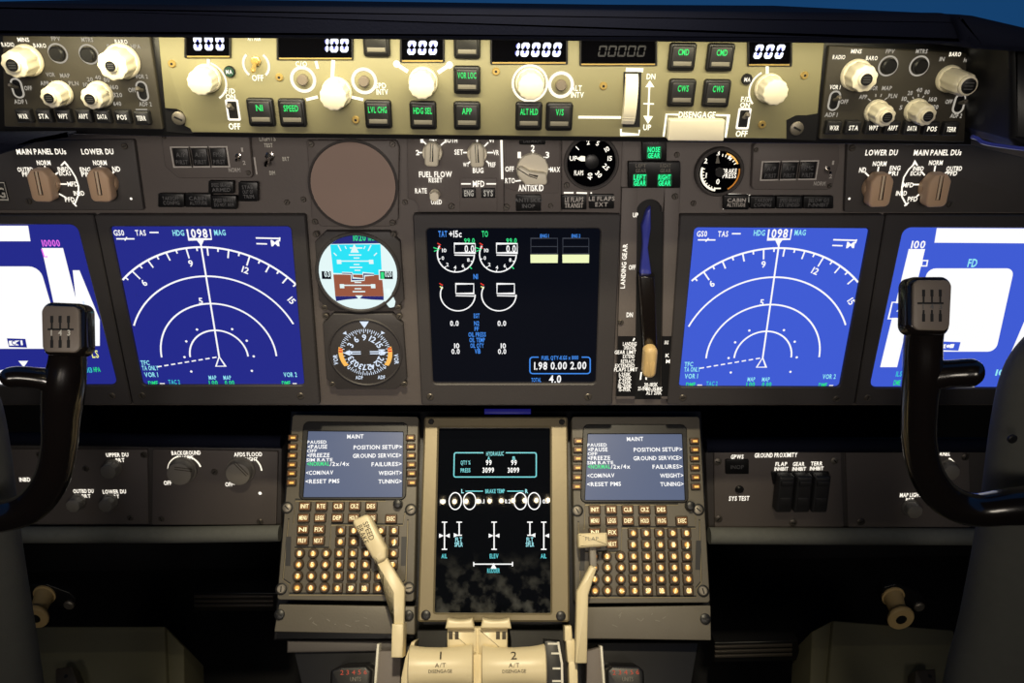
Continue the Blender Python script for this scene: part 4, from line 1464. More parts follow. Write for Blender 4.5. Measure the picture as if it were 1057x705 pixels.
M, s = display('flight_display', 'blue and white flight screen at the right edge, reading 100 and FD beside the yoke', [(915, 222), (1140, 222), (1085, 418), (883, 418)], [(933, 235), (1119, 236), (1066, 401), (898, 400.5)], 'scr_blue_bright', 8, screws=((896, 411),))
mb = MB()
for p in ([(967, 235.5), (1113, 236), (1107, 251.5), (964.5, 250.5)], [(938, 257), (955, 257), (926, 379), (908.5, 379)], [(1079, 257), (1100, 257), (1068, 384), (1035, 384), (1058, 330)]):
    mb.flat(M.poly(p, z), z, 'sym_white')
mb.flat(rounded(M.poly([(957.5, 277), (1047, 277), (1028, 363), (938, 363)], z), .009), z, 'sym_white')
mb.flat(rounded(M.poly([(983, 400), (992, 389), (1002, 389), (1012, 400)], z), .004), z, 'sym_white')
mb.flat(M.poly([(923, 313), (934, 313), (930, 328), (919, 328)], z), z + .0001, 'scr_blue_bright')
M.ln(mb, [(921, 312), (935, 312), (931, 329), (917, 329)], 1.4, 'sym_white', z + .0002, True)
M.t(mb, '4', 928, 320.5, 5, 6, 'sym_pale', z + .0003)
M.ln(mb, [(952, 269), (957.5, 269), (956.5, 274.5), (951, 274.5)], 1.4, 'sym_white', z + .0002, True)
M.t(mb, '100', 948, 252.5, 14.5, 7.5, 'sym_white', z + .0001)
M.t(mb, 'FD', 1004, 271.5, 9.5, 8, 'sym_cyan', z + .0001)
M.ln(mb, [(972, 354), (991, 354), (989, 360.5), (970, 360.5)], 1.8, 'scr_blue_bright', z + .0002, True)
M.t(mb, 'C', 978, 357.3, 5, 4.6, 'scr_blue_bright', z + .0002)
mb.flat(M.poly([(985.5, 354), (991, 354), (989, 360.5), (983.5, 360.5)], z), z + .0002, 'scr_blue_bright')
M.t(mb, '1013', 1037, 384.5, 18, 6, 'sym_cyan', z + .0002)
M.t(mb, 'ILS', 928, 386, 6, 5, 'sym_teal', z + .0001)
M.t(mb, 'DME', 926, 395, 7, 5, 'sym_green', z + .0001)
M.ln(mb, [(985, 395), (1010, 395)], 1.0, 'scr_blue_bright', z + .0002)
part('flight_symbols', mb, s)

# engine display
M, s = display('engine_display', 'black engine screen with round arc gauges and a boxed fuel readout in the centre', [(426, 221), (641, 221), (632, 418), (435, 418)], [(440, 236), (620, 236), (615, 396.5), (447, 396.5)], 'scr_black', 4,
               screws=((444, 410), (607, 410)))
mb = MB()
z = -.0007
k = M.sc(510, 310)[0]
for s_, px, py, w, h, m in (('TAT', 457, 241.5, 9, 6, 'sym_blue'), ('+15c', 470, 241.5, 13, 6.5, 'sym_white'), ('TO', 500.5, 241.5, 6.5, 6, 'sym_green'), ('99.0', 484.5, 248.5, 11, 4.8, 'sym_green'), ('99.0', 528, 248.5, 11, 4.8, 'sym_green'),
                            ('0.0', 484.5, 256.8, 10, 7, 'sym_white'), ('0.0', 527.5, 256.8, 10, 7, 'sym_white'), ('N1', 491, 285.5, 4.6, 5, 'sym_blue'), ('EGT', 492, 326, 6, 4.4, 'sym_blue'), ('N2', 492, 333.8, 5.4, 4.4, 'sym_blue'), ('FF', 492, 339.5, 4.4, 4, 'sym_blue'),
                            ('OIL PRESS', 492.5, 345.3, 18, 4.4, 'sym_blue'), ('OIL TEMP', 492.5, 351, 16, 4.4, 'sym_blue'), ('OIL QTY', 492.5, 356.8, 14, 4.4, 'sym_blue'), ('VIB', 493, 362.6, 6, 4.6, 'sym_blue'),
                            ('0.0', 469, 333.8, 9, 5.2, 'sym_white'), ('0.0', 518, 333.8, 9, 5.2, 'sym_white'), ('10', 471.5, 357, 5.4, 5, 'sym_white'), ('0.0', 470.3, 362.8, 8.6, 5, 'sym_white'), ('10', 519.5, 357, 5.4, 5, 'sym_white'), ('0.0', 518.3, 362.8, 8.6, 5, 'sym_white'),
                            ('ENG 1', 562, 243.5, 9, 3.4, 'sym_blue'), ('ENG 2', 594.5, 243.5, 9, 3.4, 'sym_blue'), ('FUEL QTY-KGS x 1000', 578, 369.3, 38, 3.8, 'sym_blue'), ('1.98 0.00 2.00', 578.3, 377.5, 54, 7.4, 'sym_white'),
                            ('TOTAL', 553.5, 392.2, 10, 4, 'sym_blue'), ('4.0', 573, 391.3, 12.5, 7.4, 'sym_white')):
    M.t(mb, s_, px, py, w, h, m, z)
for cx, cy, box, num in ((470.5, 263, (469, 251.5, 490.5, 261), True), (514, 263, (512.5, 251.5, 534, 261), True), (472.5, 304.5, (470.5, 293, 489, 303), False), (515, 304.5, (513, 293, 531, 303), False)):
    x, y = M.c(cx, cy)
    r = (18.5 if num else 17.8) * k
    mb.stroke([(x + r * cos(R(150 + i * 5)), y + r * sin(R(150 + i * 5))) for i in range(43)], 1.3 * k, z, 'sym_white')
    M.ln(mb, [(box[0], box[1]), (box[2], box[1]), (box[2], box[3]), (box[0], box[3])], 1.2, 'sym_white', z, True)
    M.ln(mb, [(box[0], box[3] + 2.2), (cx + (18 if num else 17), box[3] + 2.6)], 1.2, 'sym_white', z)
    M.ln(mb, [(cx - 19, cy - 12), (cx - 15.5, cy - 10)], 1.2, 'sym_red', z)
    M.ln(mb, [(cx - 18.5, cy - 9), (cx - 15.5, cy - 6.5)], 1.2, 'sym_red' if num else 'sym_yellow', z)
    if num:
        M.ln(mb, [(cx - 23, cy - 7.5), (cx - 17.5, cy - 5.5), (cx - 22.5, cy - 3.6)], 1.1, 'sym_green', z)
        M.ln(mb, [(cx + 14, cy + 12), (cx + 16.5, cy + 14.5)], 1.1, 'sym_green', z)
        for i, t in enumerate(('0', '2', '4', '6', '8')):
            a = R(195 + i * 35)
            mb.text(t, x + r * .74 * cos(a), y + r * .74 * sin(a), None, 3.6 * k, z, 'sym_white')
            mb.stroke([(x + r * .88 * cos(a), y + r * .88 * sin(a)), (x + r * cos(a), y + r * sin(a))], 1.0 * k, z, 'sym_white')
        M.t(mb, '10', cx - 12, cy - 4.5, 4.6, 3.6, 'sym_white', z)
for x0, x1 in ((547.5, 576), (580.5, 608.3)):
    mb.flat(M.poly([(x0, 263), (x1, 263), (x1 - .3, 271.6), (x0 + .2, 271.6)]), z, 'sym_bar')
    M.ln(mb, [(x0 + .5, 246), (x1 - .5, 246), (x1 - .5, 262), (x0 + .5, 262)], .8, 'sym_grey', z, True)
    M.ln(mb, [(x0 + .5, 254.5), (x1 - .5, 254.5)], .8, 'sym_grey', z)
b = rounded(M.poly([(547, 369), (609.3, 369), (609.3, 386), (547, 386)]), 3.2 * k)
mb.stroke(b, 1.3 * k, z - .0001, 'sym_blue', True)
mb.flat(M.poly([(556, 367), (600.5, 367), (600.5, 371), (556, 371)]), z - .00005, 'scr_black')
part('engine_symbols', mb, s)
for o in ():
    pass
# ================================================================== knee panels
def mod_knee(name, label, quad, cat='control panel'):
    cx = sum(p[0] for p in quad) / 4
    cy = sum(p[1] for p in quad) / 4
    M = Mod(name, label, cat, KNEE, cx, cy)
    plate(M, 'faceplate', quad, 2, 'panel_paint', -.004, 0, .0008)
    return M


KB = {}
for nm, lab, q in (('left', 'dark knee-level backing board left of the pedestal, behind the brightness knobs', [(-160, 456), (291, 460), (290, 546), (-120, 546)]), ('right', 'dark knee-level backing board right of the pedestal, behind the ground proximity switches', [(728, 462), (1180, 462), (1140, 549), (732, 549)])):
    M = Mod('knee_board', lab, 'panel', KNEE, sum(p[0] for p in q) / 4, 505)
    plate(M, 'board', q, 1, 'panel_dark', -.04, -.004, .001)
    KB[nm] = M
for nm, lab, path, pr in (('left', 'dark rounded padded rail above the left brightness knobs', [(-160, 452), (60, 453), (180, 455), (291, 456)], 7), ('right', 'dark rounded padded rail above the ground proximity switches', [(728, 460), (850, 460), (1000, 460), (1190, 459)], 7)):
    M = Mod('padded_rail', lab, 'rail', KNEE, sum(p[0] for p in path) / 4, 455)
    k = M.sc(path[1][0], 455)[0]
    mb = MB()
    mb.tube([M.c(px, py, .004) + (.004,) for px, py in path], pr * k, 'pad_black', 18)
    part('roll', mb, M)
for lab, path in (('grey fabric covered roll below the left brightness knobs', [(-150, 552), (60, 552), (180, 552), (289, 550.5)]), ('grey fabric covered roll below the ground proximity switches', [(732, 553), (850, 553.5), (1000, 554), (1180, 556)])):
    M = Mod('fabric_roll', lab, 'roll', KNEE, sum(p[0] for p in path) / 4, 552)
    k = M.sc(path[1][0], 552)[0]
    mb = MB()
    mb.tube([M.c(px, py, .010) + (.010,) for px, py in path], 8.5 * k, 'fabric_grey', 20)
    part('roll', mb, M)

M = mod_knee('brightness_panel', 'knee-level panel with three small dark knobs beside the left yoke, UPPER DU printed at top', [(-40, 464), (152, 464), (153, 541), (-20, 541)])
for px, py, r in ((117, 482, 8.5), (81, 517, 7.5), (114, 517, 7.5)):
    fluted(M, px, py, r, .016, 'knob_grey', 'dim_knob', 1.1, 30, 8, .07)
for px, py in ((88, 484), (134, 535), (40, 470), (148, 470)):
    screw(M, px, py, 3.4)
mb = MB()
for s, px, py, w, h in (('UPPER DU', 121, 469.5, 23, 3.8), ('BRT', 124, 475, 9, 3.8), ('OUTBD DU', 86, 507, 21, 3.8), ('BRT', 89, 512, 9, 3.4), ('LOWER DU', 118, 507.5, 24, 3.8), ('BRT', 119, 512.5, 8, 3.4), ('INBD DU', 30, 495, 20, 4)):
    M.t(mb, s, px, py, w, h, 'lit_white')
part('lettering', mb, M)

M = mod_knee('dimmer_panel', 'knee-level panel with two dimmer knobs, BACKGROUND and AFDS FLOOD, left of the pedestal', [(158, 464), (287, 466), (285, 542), (157, 542)])
for px, py, r in ((189, 484.5, 13), (249, 484.5, 13)):
    fluted(M, px, py, r, .016, 'knob_grey', 'dim_knob', 1.12, 36, 0, 0)
    mb = MB()
    k = M.sc(px, py)[0]
    x, y = M.c(px, py, .0165)
    for o in (-1, 1):
        a = -.15 if px < 200 else -.9
        d, e = (cos(a), sin(a)), (-sin(a), cos(a))
        mb.stroke([(x - d[0] * 9 * k + e[0] * o * k * 1.3, y - d[1] * 9 * k + e[1] * o * k * 1.3), (x + d[0] * 9 * k + e[0] * o * k * 1.3, y + d[1] * 9 * k + e[1] * o * k * 1.3)], .8 * k, .0163, 'label_ink')
    part('pointer_line', mb, M)
for px, py in ((221, 487.5), (166, 536), (268, 539)):
    screw(M, px, py, 3.4)
mb = MB()
for s, px, py, w, h in (('BACKGROUND', 192, 467.5, 30, 4), ('BRIGHT', 191, 472.5, 17, 3.6), ('OFF', 173, 498.5, 8, 4), ('AFDS FLOOD', 256, 469, 29, 4), ('BRIGHT', 258, 474, 16, 3.6), ('OFF', 236.5, 500, 8, 4)):
    M.t(mb, s, px, py, w, h, 'lit_white')
x, y = M.c(191, 486)
k = M.sc(191, 486)[0]
mb.ring(x, y, 16.4 * k, 18 * k, .0004, 'lit_warm', 20, 15, 75)
mb.ring(x, y, 16.4 * k, 18 * k, .0004, 'lit_warm', 20, 105, 175)
x, y = M.c(252, 486)
mb.ring(x, y, 17.5 * k, 19 * k, .0004, 'lit_warm', 16, 0, 45)
mb.ring(x, y, 16 * k, 17.5 * k, .0004, 'lit_warm', 10, 160, 190)
M.ln(mb, [(178, 498), (184, 497)], 1.2, 'lit_white')
M.ln(mb, [(241, 500), (248, 498.5)], 1.2, 'lit_white')
for px, py in ((268.5, 509),):
    x, y = M.c(px, py)
    mb.flat(circ(x, y, 1.8 * k, 10), .0005, 'lit_white')
part('lettering', mb, M)

M = mod_knee('ground_proximity_panel', 'knee-level panel titled GROUND PROXIMITY with three guarded black switches', [(737, 467), (868, 467), (871, 545), (738, 545)])
annunciator(M, 761, 482, 24, 15, ['INOP'], 'dim_ink', name='caption_light')
c = MB()
k = M.sc(763, 505)[0]
x, y = M.c(763, 505)
c.lathe(0, 0, [(4.4 * k, 0), (4.4 * k, .002), (3 * k, .004)], 'black_plastic', 20)
part('push_button', c, M, (x, y, 0))
c = MB()
c.prism(rounded(M.poly([(796, 487), (856, 487), (856, 500), (798, 500)], .002), .001), -.001, .002, 'black_plastic', .0005)
part('switch_base', c, M)
for px in (811, 829.5, 848):
    c = MB()
    n = .016
    x, y = M.c(px, 511, n)
    kx, ky = M.sc(px, 511)
    c.prism(rounded(rect(0, 0, 16.5 * kx, 37 * ky), 2.5 * kx), 0.001, n, 'button_black', .003)
    c.prism(rounded(rect(0, 12 * ky, 12 * kx, 5 * ky), 1 * kx), n - .001, n + .003, 'button_black', .001)
    c.prism(rounded(rect(0, -7 * ky, 11 * kx, 9 * ky), 1 * kx), n - .001, n + .0012, 'button_black', .0006)
    part('switch_guard', c, M, (x, y, 0))
for px, py in ((741, 477), (862, 476), (742, 536), (819, 540)):
    screw(M, px, py, 4.0, 0, 'steel' if py < 500 else 'screw_grey')
mb = MB()
for s, px, py, w, h in (('GPWS', 761, 471.5, 13, 4), ('GROUND PROXIMITY', 801, 469.8, 44, 4.4), ('SYS TEST', 763, 514.5, 21, 4.4), ('FLAP', 806.5, 479, 12, 3.8), ('INHIBIT', 806.5, 484, 14, 3.6), ('GEAR', 824.5, 479, 12, 3.8), ('INHIBIT', 825, 484, 14, 3.6), ('TERR', 843, 478.5, 12, 3.8), ('INHIBIT', 843, 483.5, 14, 3.6)):
    M.t(mb, s, px, py, w, h, 'lit_white')
part('lettering', mb, M)

M = mod_knee('map_light_panel', 'knee-level panel with two knobs half hidden by the right yoke', [(873, 467), (1000, 467), (1002, 545), (876, 545)])
for px, py, r in ((976, 483, 9), (939, 523, 8)):
    fluted(M, px, py, r, .016, 'knob_grey', 'dim_knob', 1.1, 30, 8, .05)
for px, py in ((889, 539), (997, 472)):
    screw(M, px, py, 4)
mb = MB()
for s, px, py, w, h in (('PANEL', 974, 468.5, 14, 3.8), ('MAP LIGHT', 940, 511, 22, 4), ('BRT', 939, 516, 8, 3.6)):
    M.t(mb, s, px, py, w, h, 'lit_white')
x, y = M.c(970, 486)
k = M.sc(970, 486)[0]
mb.ring(x, y, 14 * k, 16.5 * k, .0004, 'lit_warm', 16, 0, 62)
part('lettering', mb, M)

# ================================================================== forward pedestal
PB = Mod('pedestal_housing', 'dark sloping pedestal housing behind the keypads and the tall screen', 'pedestal', CDUP, 510, 540)
mb = MB()
mb.prism(PB.poly([(300, 424), (724, 424), (735, 661), (282, 661)], -.03), -.22, -.03, 'black_plastic', .002)
part('body', mb, PB)


def cdu(label, outer, scr, lskl, lskr, lsy, rows, knob, fast, gro, plq):
    cx = sum(p[0] for p in outer) / 4
    cy = sum(p[1] for p in outer) / 4
    M = Mod('flight_computer_keypad', label, 'control unit', CDUP, cx, cy)
    plate(M, 'body', outer, 3, 'cdu_paint', -.03, 0, .001)
    k = M.sc(cx, cy)[0]
    (x0, y0), (x1, y1), (x2, y2), (x3, y3) = scr
    fr = [(x0 - 5, y0 - 10), (x1 + 5, y1 - 10), (x2 + 4, y2 + 3), (x3 - 5, y3 + 3)]
    mb = MB()
    mb.loops(rounded(M.poly(fr, .002), 6 * k), rounded(M.poly(scr, .002), .8 * k), -.001, .002, 'black_plastic', .0008)
    part('screen_bezel', mb, M)
    mb = MB()
    mb.flat(inset(M.poly([(x0, y0), (x3, y3), (x2, y2), (x1, y1)], .0006), -.0005), .0006, 'scr_grey')
    s = part('screen', mb, M)
    mb = MB()
    z = .0009

    def q(a, b):
        return (x0 + (x1 - x0) * a) * (1 - b) + (x3 + (x2 - x3) * a) * b, (y0 + (y1 - y0) * a) * (1 - b) + (y3 + (y2 - y3) * a) * b
    for tx, a, b, w, m in (('MAINT', .5, .075, 17, 'sym_white'), ('PAUSED', .10, .165, 20, 'sym_white'), ('<PAUSE', .11, .235, 20, 'sym_white'), ('POSITION SETUP>', .74, .235, 50, 'sym_white'), ('OFF', .055, .30, 10, 'sym_white'), ('<FREEZE', .125, .365, 23, 'sym_white'),
                           ('GROUND SERVICE>', .735, .365, 50, 'sym_white'), ('SIM RATE', .14, .435, 27, 'sym_white'), ('<NORMAL', .13, .495, 23, 'sym_green'), ('/2x/4x', .35, .495, 20, 'sym_white'), ('FAILURES>', .835, .495, 31, 'sym_white'),
                           ('<COM/NAV', .15, .63, 28, 'sym_white'), ('WEIGHT>', .875, .63, 24, 'sym_white'), ('<RESET PMS', .185, .76, 35, 'sym_white'), ('TUNING>', .875, .76, 24, 'sym_white')):
        px, py = q(a, b)
        M.t(mb, tx, px, py, w, 3.1 if tx in ('PAUSED', 'OFF', 'SIM RATE') else 4.0, m, z, 1)
    part('page_text', mb, s)
    for side, xs in ((0, lskl), (1, lskr)):
        for i, py in enumerate(lsy):
            px = xs + (-.6 if side == 0 else .6) * i * .5
            n = .004
            x, y = M.c(px, py, n)
            c = MB()
            c.prism(rounded(rect(0, 0, 10 * k, 6.4 * k), .8 * k), 0, n, 'brown_key', .0009)
            c.flat(rect(0, .0, 7.4 * k, 4 * k), n + .0002, 'amber_key')
            c.flat(rect(.5 * k, -.4 * k, 4.6 * k, 2.0 * k), n + .0004, 'lit_amber')
            part('line_key', c, M, (x, y, 0))
            if i in (0, 1, 2, 3, 4, 5):
                pass
    mb = MB()
    for i, py in enumerate(lsy):
        M.ln(mb, [(lskl + 6, py + 1), (x0 - 5.5, py + 5)], .8, 'dim_ink', .0005)
        M.ln(mb, [(lskr - 6, py + 1), (x1 + 6.5, py + 4)], .8, 'dim_ink', .0005)
    part('key_lines', mb, M)
    mb = MB()
    for p in gro:
        M.ln(mb, p, 1.5, 'slot_black', .0004)
        M.ln(mb, [(a, b + 1.3) for a, b in p], .8, 'bronze_paint', .0005)
    part('groove', mb, M)
    for a, b in plq:
        mb = MB()
        mb.prism(M.poly([(a - 2.6, b - 15), (a + 2.6, b - 15), (a + 1.8, b + 15), (a - 3.4, b + 15)]), -.001, .0006, 'button_black')
        part('side_plate', mb, M)
    for px, py, w, h, s1, kind in rows:
        n = .0045
        x, y = M.c(px, py, n)
        c = MB()
        if kind == 'round':
            c.lathe(0, 0, [(w / 2 * k, 0), (w / 2 * k, n * .8), (w * .42 * k, n)], 'brown_key', 20)
        else:
            c.prism(rounded(rect(0, 0, w * k, h * k), 1.1 * k), 0, n, 'brown_key', .0009)
        if kind == 'fn':
            c.flat(rect(0, 0, (w - 2.4) * k, (h - 2.2) * k), n + .0002, 'amber_key')
            c.text(s1, 0, 0, min(w - 4, 3 + 2.4 * len(s1)) * k, 4.0 * k, n + .0005, 'lit_key')
        else:
            c.flat(circ(.2 * k, -.3 * k, 2.9 * k, 14), n + .0002, 'lit_amber_dim')
            c.flat(circ(.3 * k, -.5 * k, 2.1 * k, 12), n + .0003, 'lit_amber')
            c.text(s1, .2 * k, -.2 * k, (2.8 if len(s1) == 1 else 5) * k, 4.4 * k, n + .0005, 'lit_key')
        part('key', c, M, (x, y, 0))
    fluted(M, knob[0], knob[1], 4.6, .010, 'black_plastic', 'dim_knob', 1.1, 24, 8, .06)
    for px, py in fast:
        screw(M, px, py, 6.2, -.0003, 'slot_black', 'fastener_recess', slot=False)
        screw(M, px, py, 4.6, .0012, 'steel', 'panel_fastener')
    return M


def rowset(sx, sy, ox, fn_rows, let_rows, num_rows):
    out = []
    for y, xs, names in fn_rows:
        for x, s in zip(xs, names):
            out.append((x, y, 12.2, 9.2, s, 'fn'))
    for y, xs, names in let_rows:
        for x, s in zip(xs, names):
            out.append((x, y, 10.2, 9.6, s, 'sq'))
    for y, xs, names in num_rows:
        for x, s in zip(xs, names):
            out.append((x, y, 10.4, 10.4, s, 'round'))
    return out


LET = ['ABCDE', 'FGHIJ', 'KLMNO', 'PQRST', 'UVWXY', ['Z', 'SP', 'DEL', '/', 'CLR']]
NUM = ['123', '456', '789', ['.', '0', '+-']]
rowsL = rowset(0, 0, 0,
               [(522.5, (314.5, 331.5, 349, 366, 383), ('INIT', 'RTE', 'CLB', 'CRZ', 'DES')), (534.5, (313, 330, 348, 365, 383), ('MENU', 'LEGS', 'DEP', 'HOLD', 'PROG')), (535.5, (403.5,), ('EXEC',)),
                (546.5, (312.5, 329), ('N1', 'FIX')), (558, (312, 328.5), ('PREV', 'NEXT'))],
               [(547.5, (351.5, 365, 379, 393, 406.5), LET[0]), (559, (351, 364.5, 378.5, 392.5, 406.5), LET[1]), (571, (350, 364, 378, 392, 406), LET[2]), (582.5, (349.5, 363.5, 377, 391.5, 405), LET[3]),
                (594.5, (349, 363, 377, 391, 404.5), LET[4]), (607, (348, 362, 376, 390, 403.5), LET[5])],
               [(571, (309, 323, 336.5), NUM[0]), (582.5, (308, 322, 335.5), NUM[1]), (594.5, (307, 321, 335), NUM[2]), (606.5, (306.5, 320.5, 334.5), NUM[3])])
rowsR = rowset(0, 0, 0,
               [(526, (614, 631, 648, 665.5, 682.5), ('INIT', 'RTE', 'CLB', 'CRZ', 'DES')), (537.5, (614, 631.5, 648.5, 665.5, 683, 704), ('MENU', 'LEGS', 'DEP', 'HOLD', 'PROG', 'EXEC')),
                (549.5, (614, 632), ('N1', 'FIX')), (561.5, (614, 632), ('PREV', 'NEXT'))],
               [(550, (653.5, 667, 681, 694.5, 708.5), LET[0]), (562, (653.5, 667.5, 681.5, 695, 709), LET[1]), (574, (654, 668, 682, 695.5, 709.5), LET[2]), (585.5, (654.5, 668.5, 682, 696, 709.5), LET[3]),
                (597.5, (654.5, 668.5, 682.5, 696.5, 710.5), LET[4]), (609.5, (655, 669, 683, 697, 711), LET[5])],
               [(574, (613, 626.5, 640.5), NUM[0]), (585.5, (613, 627, 641), NUM[1]), (597.5, (613.5, 627, 641), NUM[2]), (609.5, (614, 627, 641.5), NUM[3])])
cdu('keypad with grey menu screen left of the tall screen, speed brake handle before it', [(302, 428), (432, 430), (427, 621), (286, 619)], [(318, 445), (416, 446), (415, 513), (313, 513)], 302, 423.5, (451.5, 460.8, 470, 479.5, 488.5, 498),
    rowsL, (411, 520.5), ((296, 524), (424, 526), (290, 608), (422, 607)),
    ([(303, 540), (305, 516), (398, 516)], [(304, 565), (340, 565), (342, 541), (416, 541), (418, 528)], [(298, 535), (292, 597), (299, 602), (298, 613), (414, 613), (414, 603), (419, 598), (421, 536)]), ((298, 569), (417, 569)))
cdu('keypad with grey menu screen right of the tall screen, flap handle before it', [(590, 430), (722, 430), (733, 622), (594, 623)], [(607, 448), (704, 448), (707, 516), (604, 516)], 597, 717, (455, 464, 473, 482.5, 492.5, 502),
    rowsR, (711.5, 522.5), ((596, 527), (721, 526), (726, 610)),
    ([(603, 545), (604, 520), (700, 520)], [(604, 569), (641, 569), (642, 544), (718, 544), (718, 530)], [(597, 538), (599, 598), (604, 604), (604, 615.5), (719, 615.5), (719, 606), (724, 600), (722, 536)]), ((601.5, 574), (721, 573)))

# tall systems screen
M, s = display('systems_display', 'tall portrait black screen in a bronze frame between the two keypads', [(438, 430), (586, 430), (588, 642), (431, 642)], [(453, 441), (568, 441), (568.5, 633), (448.5, 632.5)], 'blotched_glass', 1.5, CDUP, 'bronze_paint', .006, .002,
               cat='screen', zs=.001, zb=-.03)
for px, py, r in ((445, 435, 3), (580, 435.5, 3), (439.5, 635, 5), (579, 636, 5)):
    screw(M, px, py, r, .006, 'black_plastic', 'screw', slot=False)
mb = MB()
z = .0014
k = M.sc(510, 540)[0]
b = rounded(M.poly([(469, 467.5), (553.5, 467.5), (553.5, 492.5), (468.5, 492.5)]), 2 * k)
mb.stroke(b, 1.2 * k, z - .0002, 'sym_teal', True)
mb.flat(M.poly([(499, 466), (522, 466), (522, 470), (499, 470)]), z - .0001, 'glass_black')
for s_, px, py, w, h, m in (('HYDRAULIC', 511, 468.3, 18, 4, 'sym_teal'), ('A', 504.5, 473, 3, 3.6, 'sym_teal'), ('B', 530.5, 473, 3, 3.6, 'sym_teal'), ('QTY %', 480.5, 477.5, 10, 4, 'sym_teal'), ('PRESS', 480.5, 485.5, 10, 4, 'sym_teal'),
                            ('99', 504.5, 477.5, 6, 5, 'sym_white'), ('99', 530.5, 477.5, 6, 5, 'sym_white'), ('3099', 504, 485.3, 12, 5, 'sym_white'), ('3099', 530, 485.3, 12, 5, 'sym_white'),
                            ('L', 477.5, 507, 2.6, 4, 'sym_cyan'), ('R', 543.5, 507, 2.8, 4, 'sym_cyan'), ('BRAKE TEMP', 511, 507, 20, 4, 'sym_teal'), ('0.0', 457, 517.5, 6, 4, 'sym_white'), ('0.1', 497, 517.5, 6, 4, 'sym_white'), ('0.2', 524, 517.5, 6, 4, 'sym_white'), ('0.1', 563, 517.5, 6, 4, 'sym_white'),
                            ('AIL', 458.5, 574, 6, 4.4, 'sym_teal'), ('AIL', 561, 574, 6, 4.4, 'sym_teal'), ('ELEV', 510, 574, 9, 4.4, 'sym_teal'), ('FLT', 473.5, 557, 7, 4.4, 'sym_cyan'), ('SPLR', 473.5, 562, 8.5, 4.4, 'sym_cyan'), ('FLT', 547, 557, 7, 4.4, 'sym_cyan'), ('SPLR', 547, 562, 8.5, 4.4, 'sym_cyan'),
                            ('RUDDER', 509.5, 589, 13, 4.4, 'sym_teal')):
    M.t(mb, s_, px, py, w, h, m, z)
for p in ([(480.5, 507), (498.5, 507)], [(523.5, 507), (540.5, 507)]):
    M.ln(mb, p, 1, 'sym_teal', z)
for px in (470, 484.8, 537, 551.3):
    x, y = M.c(px, 517.3)
    mb.stroke([(x + 6.4 * k * cos(2 * pi * i / 28), y + 8.6 * k * sin(2 * pi * i / 28)) for i in range(28)], 1.1 * k, z, 'sym_white', True)
for px, y0, y1, my, d in ((458.8, 539, 567, 553, 1), (474, 539, 552.5, 552.5, 1), (510, 539, 567, 553, 0), (547, 539, 552.5, 552.5, -1), (561.3, 539, 567, 553, -1)):
    M.ln(mb, [(px, y0), (px, y1)], 1.3, 'sym_white', z)
    for yy in (y0, y1):
        M.ln(mb, [(px - 2.8, yy), (px + 2.8, yy)], 1.2, 'sym_white', z)
    if d >= 0:
        mb.flat(M.poly([(px - 5.5, my - 2.2), (px - .6, my), (px - 5.5, my + 2.2)]), z, 'sym_white')
    if d <= 0 or y1 > 560:
        mb.flat(M.poly([(px + 5.5, my - 2.2), (px + .6, my), (px + 5.5, my + 2.2)]), z, 'sym_white')
M.ln(mb, [(489, 582.3), (529, 582.3)], 1.2, 'sym_white', z)
for px in (489, 529):
    M.ln(mb, [(px, 580), (px, 584.6)], 1.2, 'sym_white', z)
mb.flat(M.poly([(506.5, 587), (512.5, 587), (509.5, 581)]), z + .0001, 'sym_white')
part('system_symbols', mb, s)
LEDM = Mod('blue_led_strip', 'thin blue light strip showing above the tall portrait screen', 'lamp', CDUP, 528, 426)
mb = MB()
mb.prism(LEDM.poly([(500, 422), (548, 422), (548, 427), (500, 427)], -.004), -.008, -.004, 'blue_led', .0005)
part('strip', mb, LEDM)

# trays below the keypads
for lab, q, scs in (('metal bracket with scuffed face below the left keypad', [(288, 624), (428, 626), (428, 655), (283, 652)], ((288, 634.5), (421.5, 635.5))), ('metal bracket with scuffed face below the right keypad', [(598, 627), (733.5, 625), (734, 661), (598, 659)], ((728.5, 639),))):
    M = Mod('keypad_bracket', lab, 'bracket', CDUP, sum(p[0] for p in q) / 4, 640)
    plate(M, 'face', q, 1, 'cdu_paint', -.03, 0, .0008)
    for px, py in scs:
        screw(M, px, py, 5.4, .001, 'black_plastic', 'knob_screw')
    mb = MB()
    for i in range(9):
        x, y = q[0][0] + 30 + random.random() * 70, 634 + random.random() * 12
        M.ln(mb, [(x, y), (x + random.uniform(1, 7), y + random.uniform(-3, 3))], .7, 'grey_bar', .0003)
    part('scratches', mb, M)
# ================================================================== throttle quadrant
QH = Mod('quadrant_housing', 'dark housing at the bottom centre that carries the two thrust levers', 'pedestal', CDUP, 510, 690)
mb = MB()
mb.prism(QH.poly([(300, 662.5), (722, 662.5), (700, 790), (330, 790)], -.03), -.20, -.03, 'black_plastic', .002)
mb.prism(QH.poly([(296, 661), (412, 661), (410, 672), (296, 674)], -.024), -.035, -.024, 'panel_dark', .002)
part('body', mb, QH)
mb = MB()
mb.prism(QH.poly([(430, 650), (588, 650), (584, 790), (424, 790)], -.010), -.06, -.010, 'slot_black', .002)
part('lever_slot', mb, QH)
for q, ln in (([(388, 672), (414, 672), (410, 790), (378, 790)], [(389, 665), (384, 702)]), ([(606, 672), (620, 668), (628, 790), (604, 790)], [(619.5, 667), (624.5, 704)])):
    mb = MB()
    mb.prism(QH.poly(q, -.012), -.05, -.012, 'panel_paint', .001)
    (a, b), (c, d) = ln
    mb.prism(QH.poly([(a, b), (a + 2.4, b), (c + 2.4, d + 30), (c, d + 30)], -.004), -.03, -.004, 'white_paint', .0004)
    part('side_plate', mb, QH)
mb = MB()
